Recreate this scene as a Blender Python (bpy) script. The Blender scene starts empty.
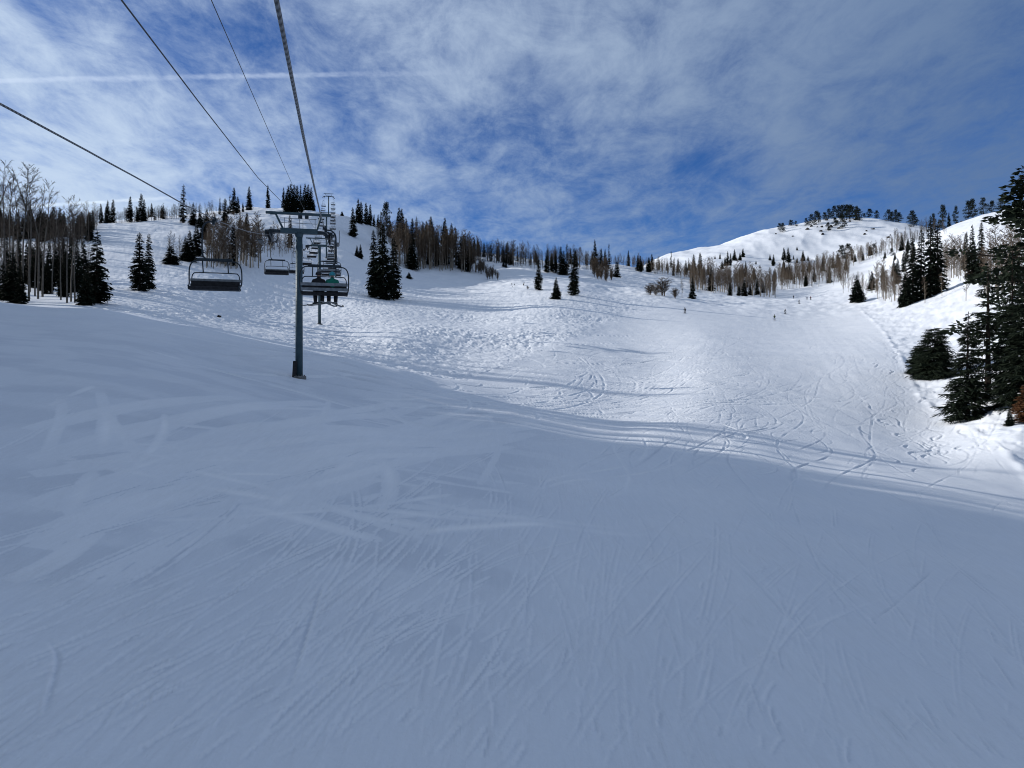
import bpy, bmesh, math, random
import numpy as np
from mathutils import Vector, Matrix, noise as mnoise

random.seed(7)
RNG = np.random.default_rng(7)
F = 745.0                      # focal length in pixels of the 1024 px wide frame
sc = bpy.context.scene
col = sc.collection

# ------------------------------------------------------------------ helpers
def link(o):
    col.objects.link(o)
    return o

def tag(o, label=None, cat=None, group=None, kind=None):
    if label: o['label'] = label
    if cat: o['category'] = cat
    if group: o['group'] = group
    if kind: o['kind'] = kind
    return o

def empty(name, loc, rz=0.0):
    o = bpy.data.objects.new(name, None)
    o.empty_display_size = 0.3
    o.location = loc
    o.rotation_euler = (0, 0, rz)
    return link(o)

class MB:
    """collects verts and faces for one mesh"""
    def __init__(s):
        s.v = []; s.f = []; s.m = []
    def add(s, vs, fs, mi=0):
        n = len(s.v)
        s.v.extend([tuple(p) for p in vs])
        for f in fs:
            s.f.append(tuple(i + n for i in f)); s.m.append(mi)
    def box(s, c, d, rot=None, mi=0, bev=0.0):
        x, y, z = d[0] / 2, d[1] / 2, d[2] / 2
        b = min(bev, x * .9, y * .9, z * .9)
        if b > 0:
            bm = bmesh.new()
            bmesh.ops.create_cube(bm, size=1.0)
            for v in bm.verts: v.co = Vector((v.co.x * d[0], v.co.y * d[1], v.co.z * d[2]))
            bmesh.ops.bevel(bm, geom=list(bm.edges), offset=b, segments=2, affect='EDGES', profile=0.5)
            bm.verts.ensure_lookup_table()
            vs = [v.co.copy() for v in bm.verts]
            fs = [[v.index for v in f.verts] for f in bm.faces]
            bm.verts.index_update()
            fs = [[v.index for v in f.verts] for f in bm.faces]
            bm.free()
        else:
            vs = [Vector((i * x, j * y, k * z)) for i in (-1, 1) for j in (-1, 1) for k in (-1, 1)]
            fs = [(0, 1, 3, 2), (4, 6, 7, 5), (0, 4, 5, 1), (2, 3, 7, 6), (0, 2, 6, 4), (1, 5, 7, 3)]
        if rot is not None: vs = [rot @ v for v in vs]
        c = Vector(c)
        s.add([v + c for v in vs], fs, mi)
    def tube(s, pts, r, n=8, mi=0, cap=True):
        pts = [Vector(p) for p in pts]
        rs = r if isinstance(r, (list, tuple)) else [r] * len(pts)
        base = len(s.v)
        up = None
        for i, p in enumerate(pts):
            a = pts[max(i - 1, 0)]; b = pts[min(i + 1, len(pts) - 1)]
            d = (b - a).normalized()
            if up is None:
                up = Vector((0, 0, 1)) if abs(d.z) < .9 else Vector((1, 0, 0))
            x = d.cross(up)
            if x.length < 1e-4: x = d.cross(Vector((0, 1, 0)))
            x.normalize(); y = x.cross(d).normalized(); up = y
            for k in range(n):
                t = 2 * math.pi * k / n
                s.v.append(tuple(p + x * math.cos(t) * rs[i] + y * math.sin(t) * rs[i]))
        for i in range(len(pts) - 1):
            for k in range(n):
                k2 = (k + 1) % n
                s.f.append((base + i * n + k, base + i * n + k2, base + (i + 1) * n + k2, base + (i + 1) * n + k)); s.m.append(mi)
        if cap:
            s.f.append(tuple(base + k for k in reversed(range(n)))); s.m.append(mi)
            e = base + (len(pts) - 1) * n
            s.f.append(tuple(e + k for k in range(n))); s.m.append(mi)
    def mesh(s, name, mats, smooth=False):
        me = bpy.data.meshes.new(name)
        me.from_pydata(s.v, [], s.f)
        for m in (mats if isinstance(mats, (list, tuple)) else [mats]): me.materials.append(m)
        if any(s.m): me.polygons.foreach_set('material_index', s.m)
        if smooth: me.polygons.foreach_set('use_smooth', [True] * len(s.f))
        me.update()
        return me
    def build(s, name, mats, parent=None, smooth=False):
        o = bpy.data.objects.new(name, s.mesh(name, mats, smooth))
        link(o)
        if parent: o.parent = parent
        return o

def curve_pts(pts, n=6):
    """Catmull-Rom smoothing of a control polyline"""
    P = [Vector(p) for p in pts]
    out = []
    for i in range(len(P) - 1):
        p0 = P[max(i - 1, 0)]; p1 = P[i]; p2 = P[i + 1]; p3 = P[min(i + 2, len(P) - 1)]
        for k in range(n):
            t = k / n
            out.append(.5 * ((2 * p1) + (p2 - p0) * t + (2 * p0 - 5 * p1 + 4 * p2 - p3) * t * t + (3 * p1 - p0 - 3 * p2 + p3) * t ** 3))
    out.append(P[-1])
    return out

# ------------------------------------------------------------------ materials
def mat(name):
    m = bpy.data.materials.new(name); m.use_nodes = True
    nt = m.node_tree
    return m, nt, nt.nodes['Principled BSDF']

def noisy_mat(name, c1, c2, scale=3.0, rough=.7, metal=0.0, bump=0.0, spec=.3, detail=4):
    m, nt, b = mat(name)
    tc = nt.nodes.new('ShaderNodeTexCoord')
    n = nt.nodes.new('ShaderNodeTexNoise'); n.inputs['Scale'].default_value = scale; n.inputs['Detail'].default_value = detail
    nt.links.new(tc.outputs['Object'], n.inputs['Vector'])
    r = nt.nodes.new('ShaderNodeValToRGB')
    r.color_ramp.elements[0].position = .35; r.color_ramp.elements[1].position = .65
    r.color_ramp.elements[0].color = (*c1, 1); r.color_ramp.elements[1].color = (*c2, 1)
    nt.links.new(n.outputs['Fac'], r.inputs['Fac'])
    nt.links.new(r.outputs['Color'], b.inputs['Base Color'])
    b.inputs['Roughness'].default_value = rough; b.inputs['Metallic'].default_value = metal
    b.inputs['Specular IOR Level'].default_value = spec
    if bump:
        bp = nt.nodes.new('ShaderNodeBump'); bp.inputs['Strength'].default_value = .6; bp.inputs['Distance'].default_value = bump
        nt.links.new(n.outputs['Fac'], bp.inputs['Height']); nt.links.new(bp.outputs['Normal'], b.inputs['Normal'])
    return m

def tree_mat(name, c1, c2, c3, scale, rough=.85):
    """foliage / twig colour: varies inside the tree and from tree to tree"""
    m, nt, b = mat(name)
    geo = nt.nodes.new('ShaderNodeNewGeometry')
    n = nt.nodes.new('ShaderNodeTexNoise'); n.inputs['Scale'].default_value = scale; n.inputs['Detail'].default_value = 3
    nt.links.new(geo.outputs['Position'], n.inputs['Vector'])
    r = nt.nodes.new('ShaderNodeValToRGB')
    r.color_ramp.elements[0].position = .3; r.color_ramp.elements[1].position = .7
    r.color_ramp.elements[0].color = (*c1, 1); r.color_ramp.elements[1].color = (*c2, 1)
    nt.links.new(n.outputs['Fac'], r.inputs['Fac'])
    oi = nt.nodes.new('ShaderNodeObjectInfo')
    mx = nt.nodes.new('ShaderNodeMix'); mx.data_type = 'RGBA'
    sc_ = nt.nodes.new('ShaderNodeMath'); sc_.operation = 'MULTIPLY'; sc_.inputs[1].default_value = .6
    nt.links.new(oi.outputs['Random'], sc_.inputs[0]); nt.links.new(sc_.outputs[0], mx.inputs['Factor'])
    nt.links.new(r.outputs['Color'], mx.inputs['A']); mx.inputs['B'].default_value = (*c3, 1)
    nt.links.new(mx.outputs['Result'], b.inputs['Base Color'])
    b.inputs['Roughness'].default_value = rough; b.inputs['Specular IOR Level'].default_value = .04
    return m

M = {}
M['needle'] = tree_mat('conifer_needles', (.005, .008, .006), (.015, .021, .014), (.009, .012, .008), 1.3)
M['needlenear'] = tree_mat('near_conifer_needles', (.008, .013, .009), (.03, .04, .026), (.014, .019, .013), 2.2)
M['pine'] = tree_mat('pine_needles', (.008, .013, .010), (.024, .032, .024), (.014, .019, .017), .8)
M['bark'] = tree_mat('conifer_bark', (.016, .012, .010), (.036, .028, .023), (.024, .02, .017), 3)
M['aspen'] = tree_mat('aspen_bark', (.16, .14, .115), (.30, .27, .225), (.2, .175, .14), 2.2)
M['aspendim'] = tree_mat('backlit_grey_aspen_bark', (.065, .06, .055), (.15, .14, .122), (.09, .083, .075), 2.2)  # grey bark, darkened further with backlit shade put into its colour
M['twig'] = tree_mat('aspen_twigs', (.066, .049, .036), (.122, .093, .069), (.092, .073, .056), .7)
M['twigdark'] = tree_mat('shaded_twigs', (.04, .033, .028), (.075, .062, .052), (.055, .046, .04), .7)  # twigs darkened too, their backlit shade is in the colour
M['rust'] = tree_mat('dead_needles', (.09, .04, .02), (.14, .07, .035), (.1, .05, .03), 2)
M['snowclump'] = noisy_mat('bough_snow', (.72, .75, .8), (.84, .86, .88), 4, .6)
M['towerpaint'] = noisy_mat('tower_paint', (.026, .054, .070), (.048, .084, .102), 1.6, .5, 0.1, .002)
M['galv'] = noisy_mat('galvanised_steel', (.15, .165, .18), (.26, .28, .29), 5, .42, .6)
M['darksteel'] = noisy_mat('dark_painted_steel', (.012, .02, .027), (.026, .038, .048), 4, .5, .3)
M['rubber'] = noisy_mat('black_padding', (.008, .008, .01), (.022, .022, .026), 7, .75, 0, .004)
M['concrete'] = noisy_mat('concrete', (.09, .09, .09), (.19, .185, .18), 4, .9, 0, .01)
M['rock'] = noisy_mat('dark_rock', (.014, .013, .012), (.05, .046, .042), 1.2, .95, 0, .1)
M['slat'] = noisy_mat('grey_slats', (.12, .135, .15), (.2, .215, .23), 6, .55, .2)

def rope_mat():
    m, nt, b = mat('steel_rope')
    tc = nt.nodes.new('ShaderNodeTexCoord')
    w = nt.nodes.new('ShaderNodeTexWave'); w.inputs['Scale'].default_value = 4.5; w.bands_direction = 'DIAGONAL'; w.inputs['Distortion'].default_value = .6
    nt.links.new(tc.outputs['Object'], w.inputs['Vector'])
    r = nt.nodes.new('ShaderNodeValToRGB')
    r.color_ramp.elements[0].color = (.012, .012, .014, 1); r.color_ramp.elements[1].color = (.2, .2, .21, 1)
    nt.links.new(w.outputs['Color'], r.inputs['Fac']); nt.links.new(r.outputs['Color'], b.inputs['Base Color'])
    b.inputs['Metallic'].default_value = .5; b.inputs['Roughness'].default_value = .45
    return m
M['rope'] = rope_mat()
M['cable'] = noisy_mat('black_cable', (.012, .012, .014), (.03, .03, .034), 3, .5)

def cloth(name, c):
    return noisy_mat(name, tuple(x * .75 for x in c), tuple(min(1, x * 1.2) for x in c), 9, .85, 0, .004)
M['jblack'] = cloth('black_jacket', (.014, .014, .017)); M['jgreen'] = cloth('green_jacket', (.01, .17, .12))
M['pblack'] = cloth('dark_trousers', (.012, .012, .016)); M['jred'] = cloth('maroon_jacket', (.12, .02, .03))
M['jblue'] = cloth('navy_jacket', (.02, .035, .09)); M['jgrey'] = cloth('grey_jacket', (.11, .12, .12)); M['jolive'] = cloth('olive_jacket', (.06, .085, .03))
M['skin'] = noisy_mat('skin', (.4, .24, .17), (.48, .3, .22), 9, .55)
M['hblack'] = noisy_mat('black_helmet', (.01, .01, .012), (.02, .02, .024), 5, .3)
M['hteal'] = noisy_mat('teal_helmet', (.02, .2, .25), (.05, .34, .4), 5, .3)
M['lens'] = noisy_mat('goggle_lens', (.02, .02, .025), (.05, .04, .03), 3, .12)
M['skibase'] = noisy_mat('ski_topsheet', (.012, .012, .016), (.05, .055, .03), 2.5, .35)

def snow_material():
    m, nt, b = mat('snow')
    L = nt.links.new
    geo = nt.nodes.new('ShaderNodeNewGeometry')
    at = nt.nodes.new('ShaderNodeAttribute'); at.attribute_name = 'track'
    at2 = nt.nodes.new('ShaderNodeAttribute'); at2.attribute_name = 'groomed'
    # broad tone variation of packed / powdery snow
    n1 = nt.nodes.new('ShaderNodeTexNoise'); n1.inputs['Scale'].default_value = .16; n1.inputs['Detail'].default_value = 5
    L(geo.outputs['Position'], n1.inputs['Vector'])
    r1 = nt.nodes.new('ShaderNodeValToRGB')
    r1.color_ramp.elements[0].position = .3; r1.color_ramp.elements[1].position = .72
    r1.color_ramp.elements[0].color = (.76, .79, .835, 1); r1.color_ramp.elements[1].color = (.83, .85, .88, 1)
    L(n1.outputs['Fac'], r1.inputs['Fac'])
    # powdery streaks lighten it, polished tracks and painted groove shade darken it
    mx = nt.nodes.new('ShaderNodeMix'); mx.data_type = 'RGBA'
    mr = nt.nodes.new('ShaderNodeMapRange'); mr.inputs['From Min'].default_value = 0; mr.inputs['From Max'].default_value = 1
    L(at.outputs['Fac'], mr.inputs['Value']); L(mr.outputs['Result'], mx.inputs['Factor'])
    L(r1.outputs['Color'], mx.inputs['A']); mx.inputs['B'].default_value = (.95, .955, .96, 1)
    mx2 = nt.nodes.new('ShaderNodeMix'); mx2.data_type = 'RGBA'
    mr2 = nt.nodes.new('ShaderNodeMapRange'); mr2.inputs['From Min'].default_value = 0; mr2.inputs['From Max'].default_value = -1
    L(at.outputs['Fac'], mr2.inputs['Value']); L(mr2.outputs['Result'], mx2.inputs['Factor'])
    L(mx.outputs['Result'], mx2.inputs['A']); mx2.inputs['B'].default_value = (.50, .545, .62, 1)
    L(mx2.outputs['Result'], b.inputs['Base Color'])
    b.inputs['Roughness'].default_value = .62; b.inputs['Specular IOR Level'].default_value = .25
    # brushed ski scratches running down the run
    mp = nt.nodes.new('ShaderNodeMapping'); mp.inputs['Rotation'].default_value = (0, 0, math.radians(16)); mp.inputs['Scale'].default_value = (1.0, .09, 1.0)
    L(geo.outputs['Position'], mp.inputs['Vector'])
    n2 = nt.nodes.new('ShaderNodeTexNoise'); n2.inputs['Scale'].default_value = 5.5; n2.inputs['Detail'].default_value = 7; n2.inputs['Roughness'].default_value = .62; n2.inputs['Distortion'].default_value = .9
    L(mp.outputs['Vector'], n2.inputs['Vector'])
    n3 = nt.nodes.new('ShaderNodeTexNoise'); n3.inputs['Scale'].default_value = 11.0; n3.inputs['Detail'].default_value = 6
    L(geo.outputs['Position'], n3.inputs['Vector'])
    br = nt.nodes.new('ShaderNodeMapRange'); br.inputs['From Min'].default_value = .3; br.inputs['From Max'].default_value = .7; br.inputs['To Min'].default_value = .965; br.inputs['To Max'].default_value = 1.025
    L(n2.outputs['Fac'], br.inputs['Value'])
    mul = nt.nodes.new('ShaderNodeVectorMath'); mul.operation = 'SCALE'; L(mx2.outputs['Result'], mul.inputs[0]); L(br.outputs['Result'], mul.inputs['Scale'])
    L(mul.outputs['Vector'], b.inputs['Base Color'])
    n4 = nt.nodes.new('ShaderNodeTexNoise'); n4.inputs['Scale'].default_value = .32; n4.inputs['Detail'].default_value = 4
    L(geo.outputs['Position'], n4.inputs['Vector'])
    pm = nt.nodes.new('ShaderNodeMapRange'); pm.inputs['From Min'].default_value = .40; pm.inputs['From Max'].default_value = .62; pm.inputs['To Min'].default_value = .12; pm.inputs['To Max'].default_value = 1.15
    L(n4.outputs['Fac'], pm.inputs['Value'])
    pt = nt.nodes.new('ShaderNodeMath'); pt.operation = 'MULTIPLY'; L(n2.outputs['Fac'], pt.inputs[0]); L(pm.outputs['Result'], pt.inputs[1])
    ad = nt.nodes.new('ShaderNodeMath'); ad.operation = 'MULTIPLY_ADD'; ad.inputs[1].default_value = .55
    L(n3.outputs['Fac'], ad.inputs[0]); L(pt.outputs[0], ad.inputs[2])
    bp = nt.nodes.new('ShaderNodeBump'); bp.inputs['Strength'].default_value = .8; bp.inputs['Distance'].default_value = .06
    L(ad.outputs[0], bp.inputs['Height']); L(bp.outputs['Normal'], b.inputs['Normal'])
    return m
M['snow'] = snow_material()

# ------------------------------------------------------------------ terrain
_perm = np.arange(256); np.random.default_rng(11).shuffle(_perm)
_perm = np.concatenate([_perm, _perm, _perm])
_ga = np.random.default_rng(5).uniform(0, 2 * math.pi, 256)
_gx, _gy = np.cos(_ga), np.sin(_ga)
def perlin(x, y, seed=0):
    x = np.asarray(x, float) + seed * 17.31; y = np.asarray(y, float) - seed * 9.7
    xi = np.floor(x).astype(np.int64); yi = np.floor(y).astype(np.int64)
    xf = x - xi; yf = y - yi
    u = xf ** 3 * (xf * (xf * 6 - 15) + 10); v = yf ** 3 * (yf * (yf * 6 - 15) + 10)
    def g(ix, iy, dx, dy):
        h = _perm[_perm[ix & 255] + (iy & 255)]
        return _gx[h] * dx + _gy[h] * dy
    a = g(xi, yi, xf, yf); b = g(xi + 1, yi, xf - 1, yf)
    c = g(xi, yi + 1, xf, yf - 1); d = g(xi + 1, yi + 1, xf - 1, yf - 1)
    return ((a + u * (b - a)) * (1 - v) + (c + u * (d - c)) * v) * 1.5
def fbm(x, y, o=4, seed=0, gain=.5):
    s = 0; a = 1.0
    for i in range(o):
        s = s + a * perlin(x * 2 ** i, y * 2 ** i, seed + i); a *= gain
    return s
def sstep(a, b, x):
    t = np.clip((x - a) / (b - a), 0, 1)
    return t * t * (3 - 2 * t)

def plane(X, Y):
    Xs = 70 * np.tanh(X / 70.0)
    return -8.0 + .089 * np.clip(Y, -120, 140) - .155 * Xs

# survey points: column of the view -> (distance, height above the eye line in pixel units)
SURV = {
 -90: [(85, 284), (110, 283), (150, 266), (200, 246), (275, 222), (330, 222), (600, 236), (2000, 380)],
 0:   [(45, 356), (62, 326), (85, 302), (97, 303), (112, 299), (150, 283), (200, 258), (240, 238), (275, 227), (320, 226), (420, 232), (650, 262), (2000, 384)],
 100: [(45, 366), (62, 334), (82, 309), (95, 311), (110, 304), (150, 287), (200, 261), (240, 238), (275, 224), (330, 224), (390, 225), (470, 233), (650, 268), (2000, 384)],
 200: [(40, 403), (62, 355), (80, 327), (93, 331), (108, 325), (130, 310), (150, 298), (190, 279), (230, 256), (265, 234), (300, 221), (350, 215), (400, 214), (450, 219), (650, 256), (2000, 384)],
 250: [(40, 412), (62, 367), (79, 338), (93, 341), (108, 334), (140, 316), (180, 297), (225, 273), (265, 251), (300, 235), (330, 222), (365, 211), (395, 207.5), (430, 211), (650, 250), (2000, 384)],
 300: [(40, 422), (62, 378), (78, 348), (92, 353), (105, 346), (120, 336), (150, 322), (190, 304), (240, 281), (285, 256), (320, 234), (355, 219), (385, 210.5), (410, 210), (450, 216), (600, 246), (2000, 384)],
 350: [(40, 432), (62, 390), (77, 358), (92, 362), (105, 354), (130, 338), (160, 321), (190, 305), (240, 287), (285, 267), (320, 249), (355, 235), (385, 225), (410, 218.5), (440, 217), (480, 223), (600, 250), (2000, 384)],
 400: [(40, 445), (62, 402), (76, 371), (92, 370), (120, 345), (160, 322), (200, 307), (250, 294), (290, 283), (320, 272), (350, 262), (385, 252), (420, 242), (455, 235), (490, 234), (620, 262), (2000, 384)],
 450: [(40, 458), (62, 411), (75, 388), (92, 378), (120, 354), (160, 328), (200, 311), (250, 298), (290, 290), (330, 279), (370, 266), (410, 254), (460, 246), (620, 268), (2000, 384)],
 480: [(62, 413), (75, 394), (92, 383), (120, 357), (160, 330), (200, 313), (250, 299), (300, 290), (340, 280), (380, 268), (430, 256), (470, 252), (650, 272), (2000, 384)],
 510: [(40, 472), (62, 415), (75, 401), (90, 388), (105, 373), (130, 350), (170, 325), (210, 310), (260, 296), (310, 284), (370, 270), (430, 259), (480, 256), (650, 276), (2000, 384)],
 560: [(40, 480), (70, 414), (90, 392), (120, 362), (160, 332), (200, 311), (240, 298), (270, 290), (310, 283), (400, 269), (470, 263), (650, 280), (2000, 384)],
 620: [(40, 490), (70, 421), (90, 399), (120, 368), (160, 338), (210, 315), (260, 302), (310, 292), (360, 285), (420, 277), (480, 269), (530, 264), (650, 274), (900, 280), (2000, 384)],
 660: [(58, 438), (90, 399), (120, 370), (160, 340), (210, 318), (260, 304), (310, 295), (360, 289), (430, 281), (500, 272), (600, 269), (700, 268), (850, 260), (960, 256), (1600, 300), (2500, 384)],
 700: [(55.7, 447), (80, 409), (105, 380), (135, 353), (170, 334), (210, 320), (250, 310), (280, 305), (330, 299), (380, 293), (430, 286), (500, 277), (600, 269), (700, 264), (850, 253), (930, 248), (1020, 253), (1600, 300), (2500, 384)],
 760: [(55, 454), (80, 416), (105, 384), (135, 357), (170, 339), (210, 325), (250, 315), (280, 309), (330, 302), (380, 298), (430, 294.5), (500, 288), (600, 275), (700, 263), (800, 247), (920, 231), (1000, 234), (1600, 300), (2500, 384)],
 820: [(55, 465), (75, 431), (100, 396), (130, 365), (165, 343), (205, 329), (250, 317), (300, 307), (350, 300), (420, 293), (480, 288), (600, 275), (700, 261), (800, 242), (930, 219), (1000, 222), (1600, 300), (2500, 384)],
 880: [(52, 478), (75, 440), (100, 400), (130, 364), (160, 343), (200, 325), (240, 312), (300, 297), (350, 286), (420, 272), (500, 268), (600, 260), (700, 248), (800, 234), (930, 219), (1000, 222), (1600, 300), (2500, 384)],
 940: [(50, 490), (70, 453), (85, 425), (100, 400), (120, 372), (150, 343), (180, 321), (220, 300), (270, 280), (330, 262), (400, 242), (450, 231), (500, 232), (700, 238), (930, 232), (1600, 300), (2500, 384)],
 1024:[(48, 508), (59, 479), (68, 440), (78, 412), (92, 383), (110, 355), (140, 322), (180, 290), (230, 262), (300, 238), (380, 215), (450, 203), (520, 204), (700, 226), (1000, 260), (2000, 350)],
 1110:[(48, 520), (60, 482), (78, 412), (110, 348), (180, 280), (300, 225), (450, 186), (600, 190), (1000, 240), (2000, 340)],
}
_cp = []
for px, lst in SURV.items():
    for Y, py in lst:
        X = (px - 512) / F * Y; z = (384 - py) / F * Y
        R = math.hypot(X, Y); th = math.atan2(X, Y)
        _cp.append((th * 3.2, math.log(R), (z - float(plane(np.array(X), np.array(Y)))) / R))
for th in (-1.0, -.8, -.6, -.4, -.2, 0, .2, .4, .6, .8, 1.0):
    for R in (8, 15, 24):
        _cp.append((th * 3.2, math.log(R), 0.0))
_cp = np.array(_cp)
def _tk(d2):
    return np.where(d2 > 1e-12, .5 * d2 * np.log(np.maximum(d2, 1e-12)), 0)
def _fit():
    n = len(_cp); A = np.zeros((n + 3, n + 3))
    d2 = (_cp[:, None, 0] - _cp[None, :, 0]) ** 2 + (_cp[:, None, 1] - _cp[None, :, 1]) ** 2
    A[:n, :n] = _tk(d2) + np.eye(n) * 6e-4
    A[:n, n] = 1; A[:n, n + 1] = _cp[:, 0]; A[:n, n + 2] = _cp[:, 1]
    A[n:, :n] = A[:n, n:].T
    return np.linalg.solve(A, np.concatenate([_cp[:, 2], np.zeros(3)]))
_w = _fit()
def _tps(a, b):
    out = np.empty(a.shape)
    fa, fb, fo = a.ravel(), b.ravel(), out.ravel()
    n = len(_cp); step = 20000
    for i in range(0, len(fa), step):
        d2 = (fa[i:i + step, None] - _cp[None, :, 0]) ** 2 + (fb[i:i + step, None] - _cp[None, :, 1]) ** 2
        fo[i:i + step] = _tk(d2) @ _w[:n] + _w[n] + _w[n + 1] * fa[i:i + step] + _w[n + 2] * fb[i:i + step]
    return fo.reshape(a.shape)
# tabulate the smooth relief once, then look it up bilinearly
_TA = np.linspace(-1.02 * 3.2, 1.02 * 3.2, 360); _TB = np.linspace(math.log(8), math.log(4200), 420)
_TT = _tps(*np.meshgrid(_TA, _TB, indexing='ij'))
def base_height(X, Y):
    X = np.asarray(X, float); Y = np.asarray(Y, float)
    R = np.maximum(np.hypot(X, Y), 1e-3); th = np.clip(np.arctan2(X, Y), -1.0, 1.0)
    a = (th * 3.2 - _TA[0]) / (_TA[1] - _TA[0]); b = (np.clip(np.log(R), _TB[0], math.log(2600)) - _TB[0]) / (_TB[1] - _TB[0])
    i = np.clip(a.astype(int), 0, 358); j = np.clip(b.astype(int), 0, 418); a = a - i; b = b - j
    q = (_TT[i, j] * (1 - a) + _TT[i + 1, j] * a) * (1 - b) + (_TT[i, j + 1] * (1 - a) + _TT[i + 1, j + 1] * a) * b
    q = q * sstep(8, 16, R) * sstep(-90, 10, Y)
    hill = 30 * sstep(-62, -122, X) * sstep(80, 47, Y + .2 * (X + 58)) * sstep(-200, -60, Y)
    return plane(X, Y) + q * np.minimum(R, 2600) + hill

def px_of(X, Y): return 512 + F * X / np.maximum(Y, 1e-2)
BERM_Y = np.array([30, 59, 72, 84, 106, 150, 190, 230, 300]); BERM_X = np.array([1120, 1024, 985, 950, 915, 893, 880, 868, 850])
MOG_Y = np.array([80, 92, 130, 165, 285, 330]); MOG_X = np.array([430, 470, 545, 600, 690, 700])
def masks(X, Y):
    u = px_of(X, Y); fwd = sstep(4, 12, Y)
    bx = np.interp(Y, BERM_Y, BERM_X); d_berm = (u - bx) / F * Y          # metres to the outside of the run edge
    right = sstep(-.3, 1.2, d_berm) * fwd * (1 - sstep(300, 360, Y))
    mx = np.interp(Y, MOG_Y, MOG_X)
    mog = sstep(8, -22, u - mx) * sstep(84, 97, Y) * (1 - sstep(260, 330, Y)) * sstep(60, 100, u + 0 * Y)
    far = sstep(420, 650, np.hypot(X, Y))
    return right, d_berm, mog, far, fwd

def relief(X, Y):
    """bumps on top of the smooth relief: moguls, run edge, cut up powder, mountain gullies"""
    right, d_berm, mog, far, fwd = masks(X, Y)
    R = np.hypot(X, Y)
    wx = X + 1.2 * perlin(X * .12, Y * .12, 31); wy = Y + 1.2 * perlin(X * .12, Y * .12, 32)
    amp = .62 + .6 * sstep(-.4, .45, perlin(X / 17, Y / 22, 6)) * (1 - .55 * sstep(170, 250, R))
    wx = wx + .5 * perlin(X / 1.3, Y / 1.3, 33)
    m = -.32 * np.abs(perlin(wx / 3.3, wy / 4.2, 1)) + .30 * perlin(wx / 1.5, wy / 1.9, 2) - .32 * np.abs(perlin(wx / .8 + wy / 3, wy / 1.1, 7)) + .15 * perlin(wx / .42, wy / .5, 5)
    h = mog * (m * .42 * amp + .08 + .55 * perlin(X / 21, Y / 30, 3))
    h = h + (1 - mog) * (1 - far) * .05 * fbm(X / 7.0, Y / 9.0, 3, 4)
    h = h + right * (1 - far) * (.30 * fbm(X / 5.0, Y / 5.0, 4, 8) - .12 * np.abs(perlin(X / 1.4, Y / 1.7, 9)))
    ac = X * .949 - Y * .316; al = X * .316 + Y * .949
    h = h + (1 - mog) * (1 - right) * (1 - far) * sstep(60, 130, R) * (.014 * perlin(ac / 1.1, al / 30, 41) + .022 * perlin(ac / 4.3, al / 45, 42)) * (.3 + sstep(-.2, .5, perlin(ac / 14, al / 50, 43)))
    berm = np.exp(-(d_berm - .35) ** 2 / .22) * fwd * (1 - sstep(230, 300, Y)) * sstep(48, 60, Y)
    h = h + berm * (.10 + .15 * perlin(X / 3, Y / 3, 12))
    # ungroomed hillsides
    hill = sstep(230, 330, R) * (1 - far)
    h = h + hill * (.6 * fbm(X / 14, Y / 14, 4, 14) + .22 * perlin(X / 3.2, Y / 3.2, 15))
    # wind-scoured mountain face with gullies down the fall line
    h = h + far * (2.1 * fbm(X / 75, Y / 120, 5, 18, .55) - 1.9 * np.abs(perlin(X / 26 + .3 * perlin(X / 60, Y / 60, 21), Y / 110, 20))) * sstep(1500, 900, R)
    return h

# ---- ski tracks, rasterised on a world grid (metres) and carved into the sheet
GX0, GX1, GY0, GY1, GS = -62.0, 92.0, 4.0, 172.0, .05
NXg, NYg = int((GX1 - GX0) / GS), int((GY1 - GY0) / GS)
TH = np.zeros((NXg, NYg), np.float32); TA = np.zeros((NXg, NYg), np.float32)
def stamp(P, width, depth, tone, flat=False, fade=True):
    """P: (n,2) polyline; a shallow groove with a thrown-up lip and a change of tone"""
    P = np.asarray(P, float)
    seg = np.hypot(*np.diff(P, axis=0).T); s = np.concatenate([[0], np.cumsum(seg)])
    n = max(int(s[-1] / (GS * .6)), 4); t = np.linspace(0, s[-1], n)
    x = np.interp(t, s, P[:, 0]); y = np.interp(t, s, P[:, 1])
    dx = np.gradient(x); dy = np.gradient(y); L = np.hypot(dx, dy) + 1e-9; nx, ny = -dy / L, dx / L
    env = np.ones(n)
    if fade: env = np.clip(np.minimum(np.arange(n), np.arange(n)[::-1]) / (n * (.4 if flat else .18)), 0, 1)
    if flat: env = env * np.clip(.85 + .5 * perlin(t / 6.0, t * 0 + RNG.uniform(0, 200), 3), 0, 1)
    else: env = env * np.clip(.62 + 1.0 * perlin(t / 3.1, t * 0 + RNG.uniform(0, 200), 3), 0, 1.25)
    offs = np.arange(-width * 1.6, width * 1.6 + 1e-6, GS * .6)
    for o in offs:
        q = o / width
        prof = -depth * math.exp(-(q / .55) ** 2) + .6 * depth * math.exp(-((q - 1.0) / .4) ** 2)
        tn = tone * (1 if abs(q) < .8 else max(0, 1 - (abs(q) - .8) / .5)) if flat else tone * math.exp(-(q / .75) ** 2) if width > .13 else tone * (math.exp(-((q - .9) / .5) ** 2) - .8 * math.exp(-((q + .25) / .5) ** 2))  # thin lines: shade of the groove and light on its lip painted as tone
        i = ((x + nx * o - GX0) / GS).astype(int); j = ((y + ny * o - GY0) / GS).astype(int)
        ok = (i >= 0) & (i < NXg) & (j >= 0) & (j < NYg)
        i, j, e = i[ok], j[ok], env[ok]
        cand = prof * e
        cur = TH[i, j]; TH[i, j] = np.where(np.abs(cand) > np.abs(cur), cand, cur)
        candt = tn * e
        cur = TA[i, j]; TA[i, j] = np.where(np.abs(candt) > np.abs(cur), candt, cur)

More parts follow.
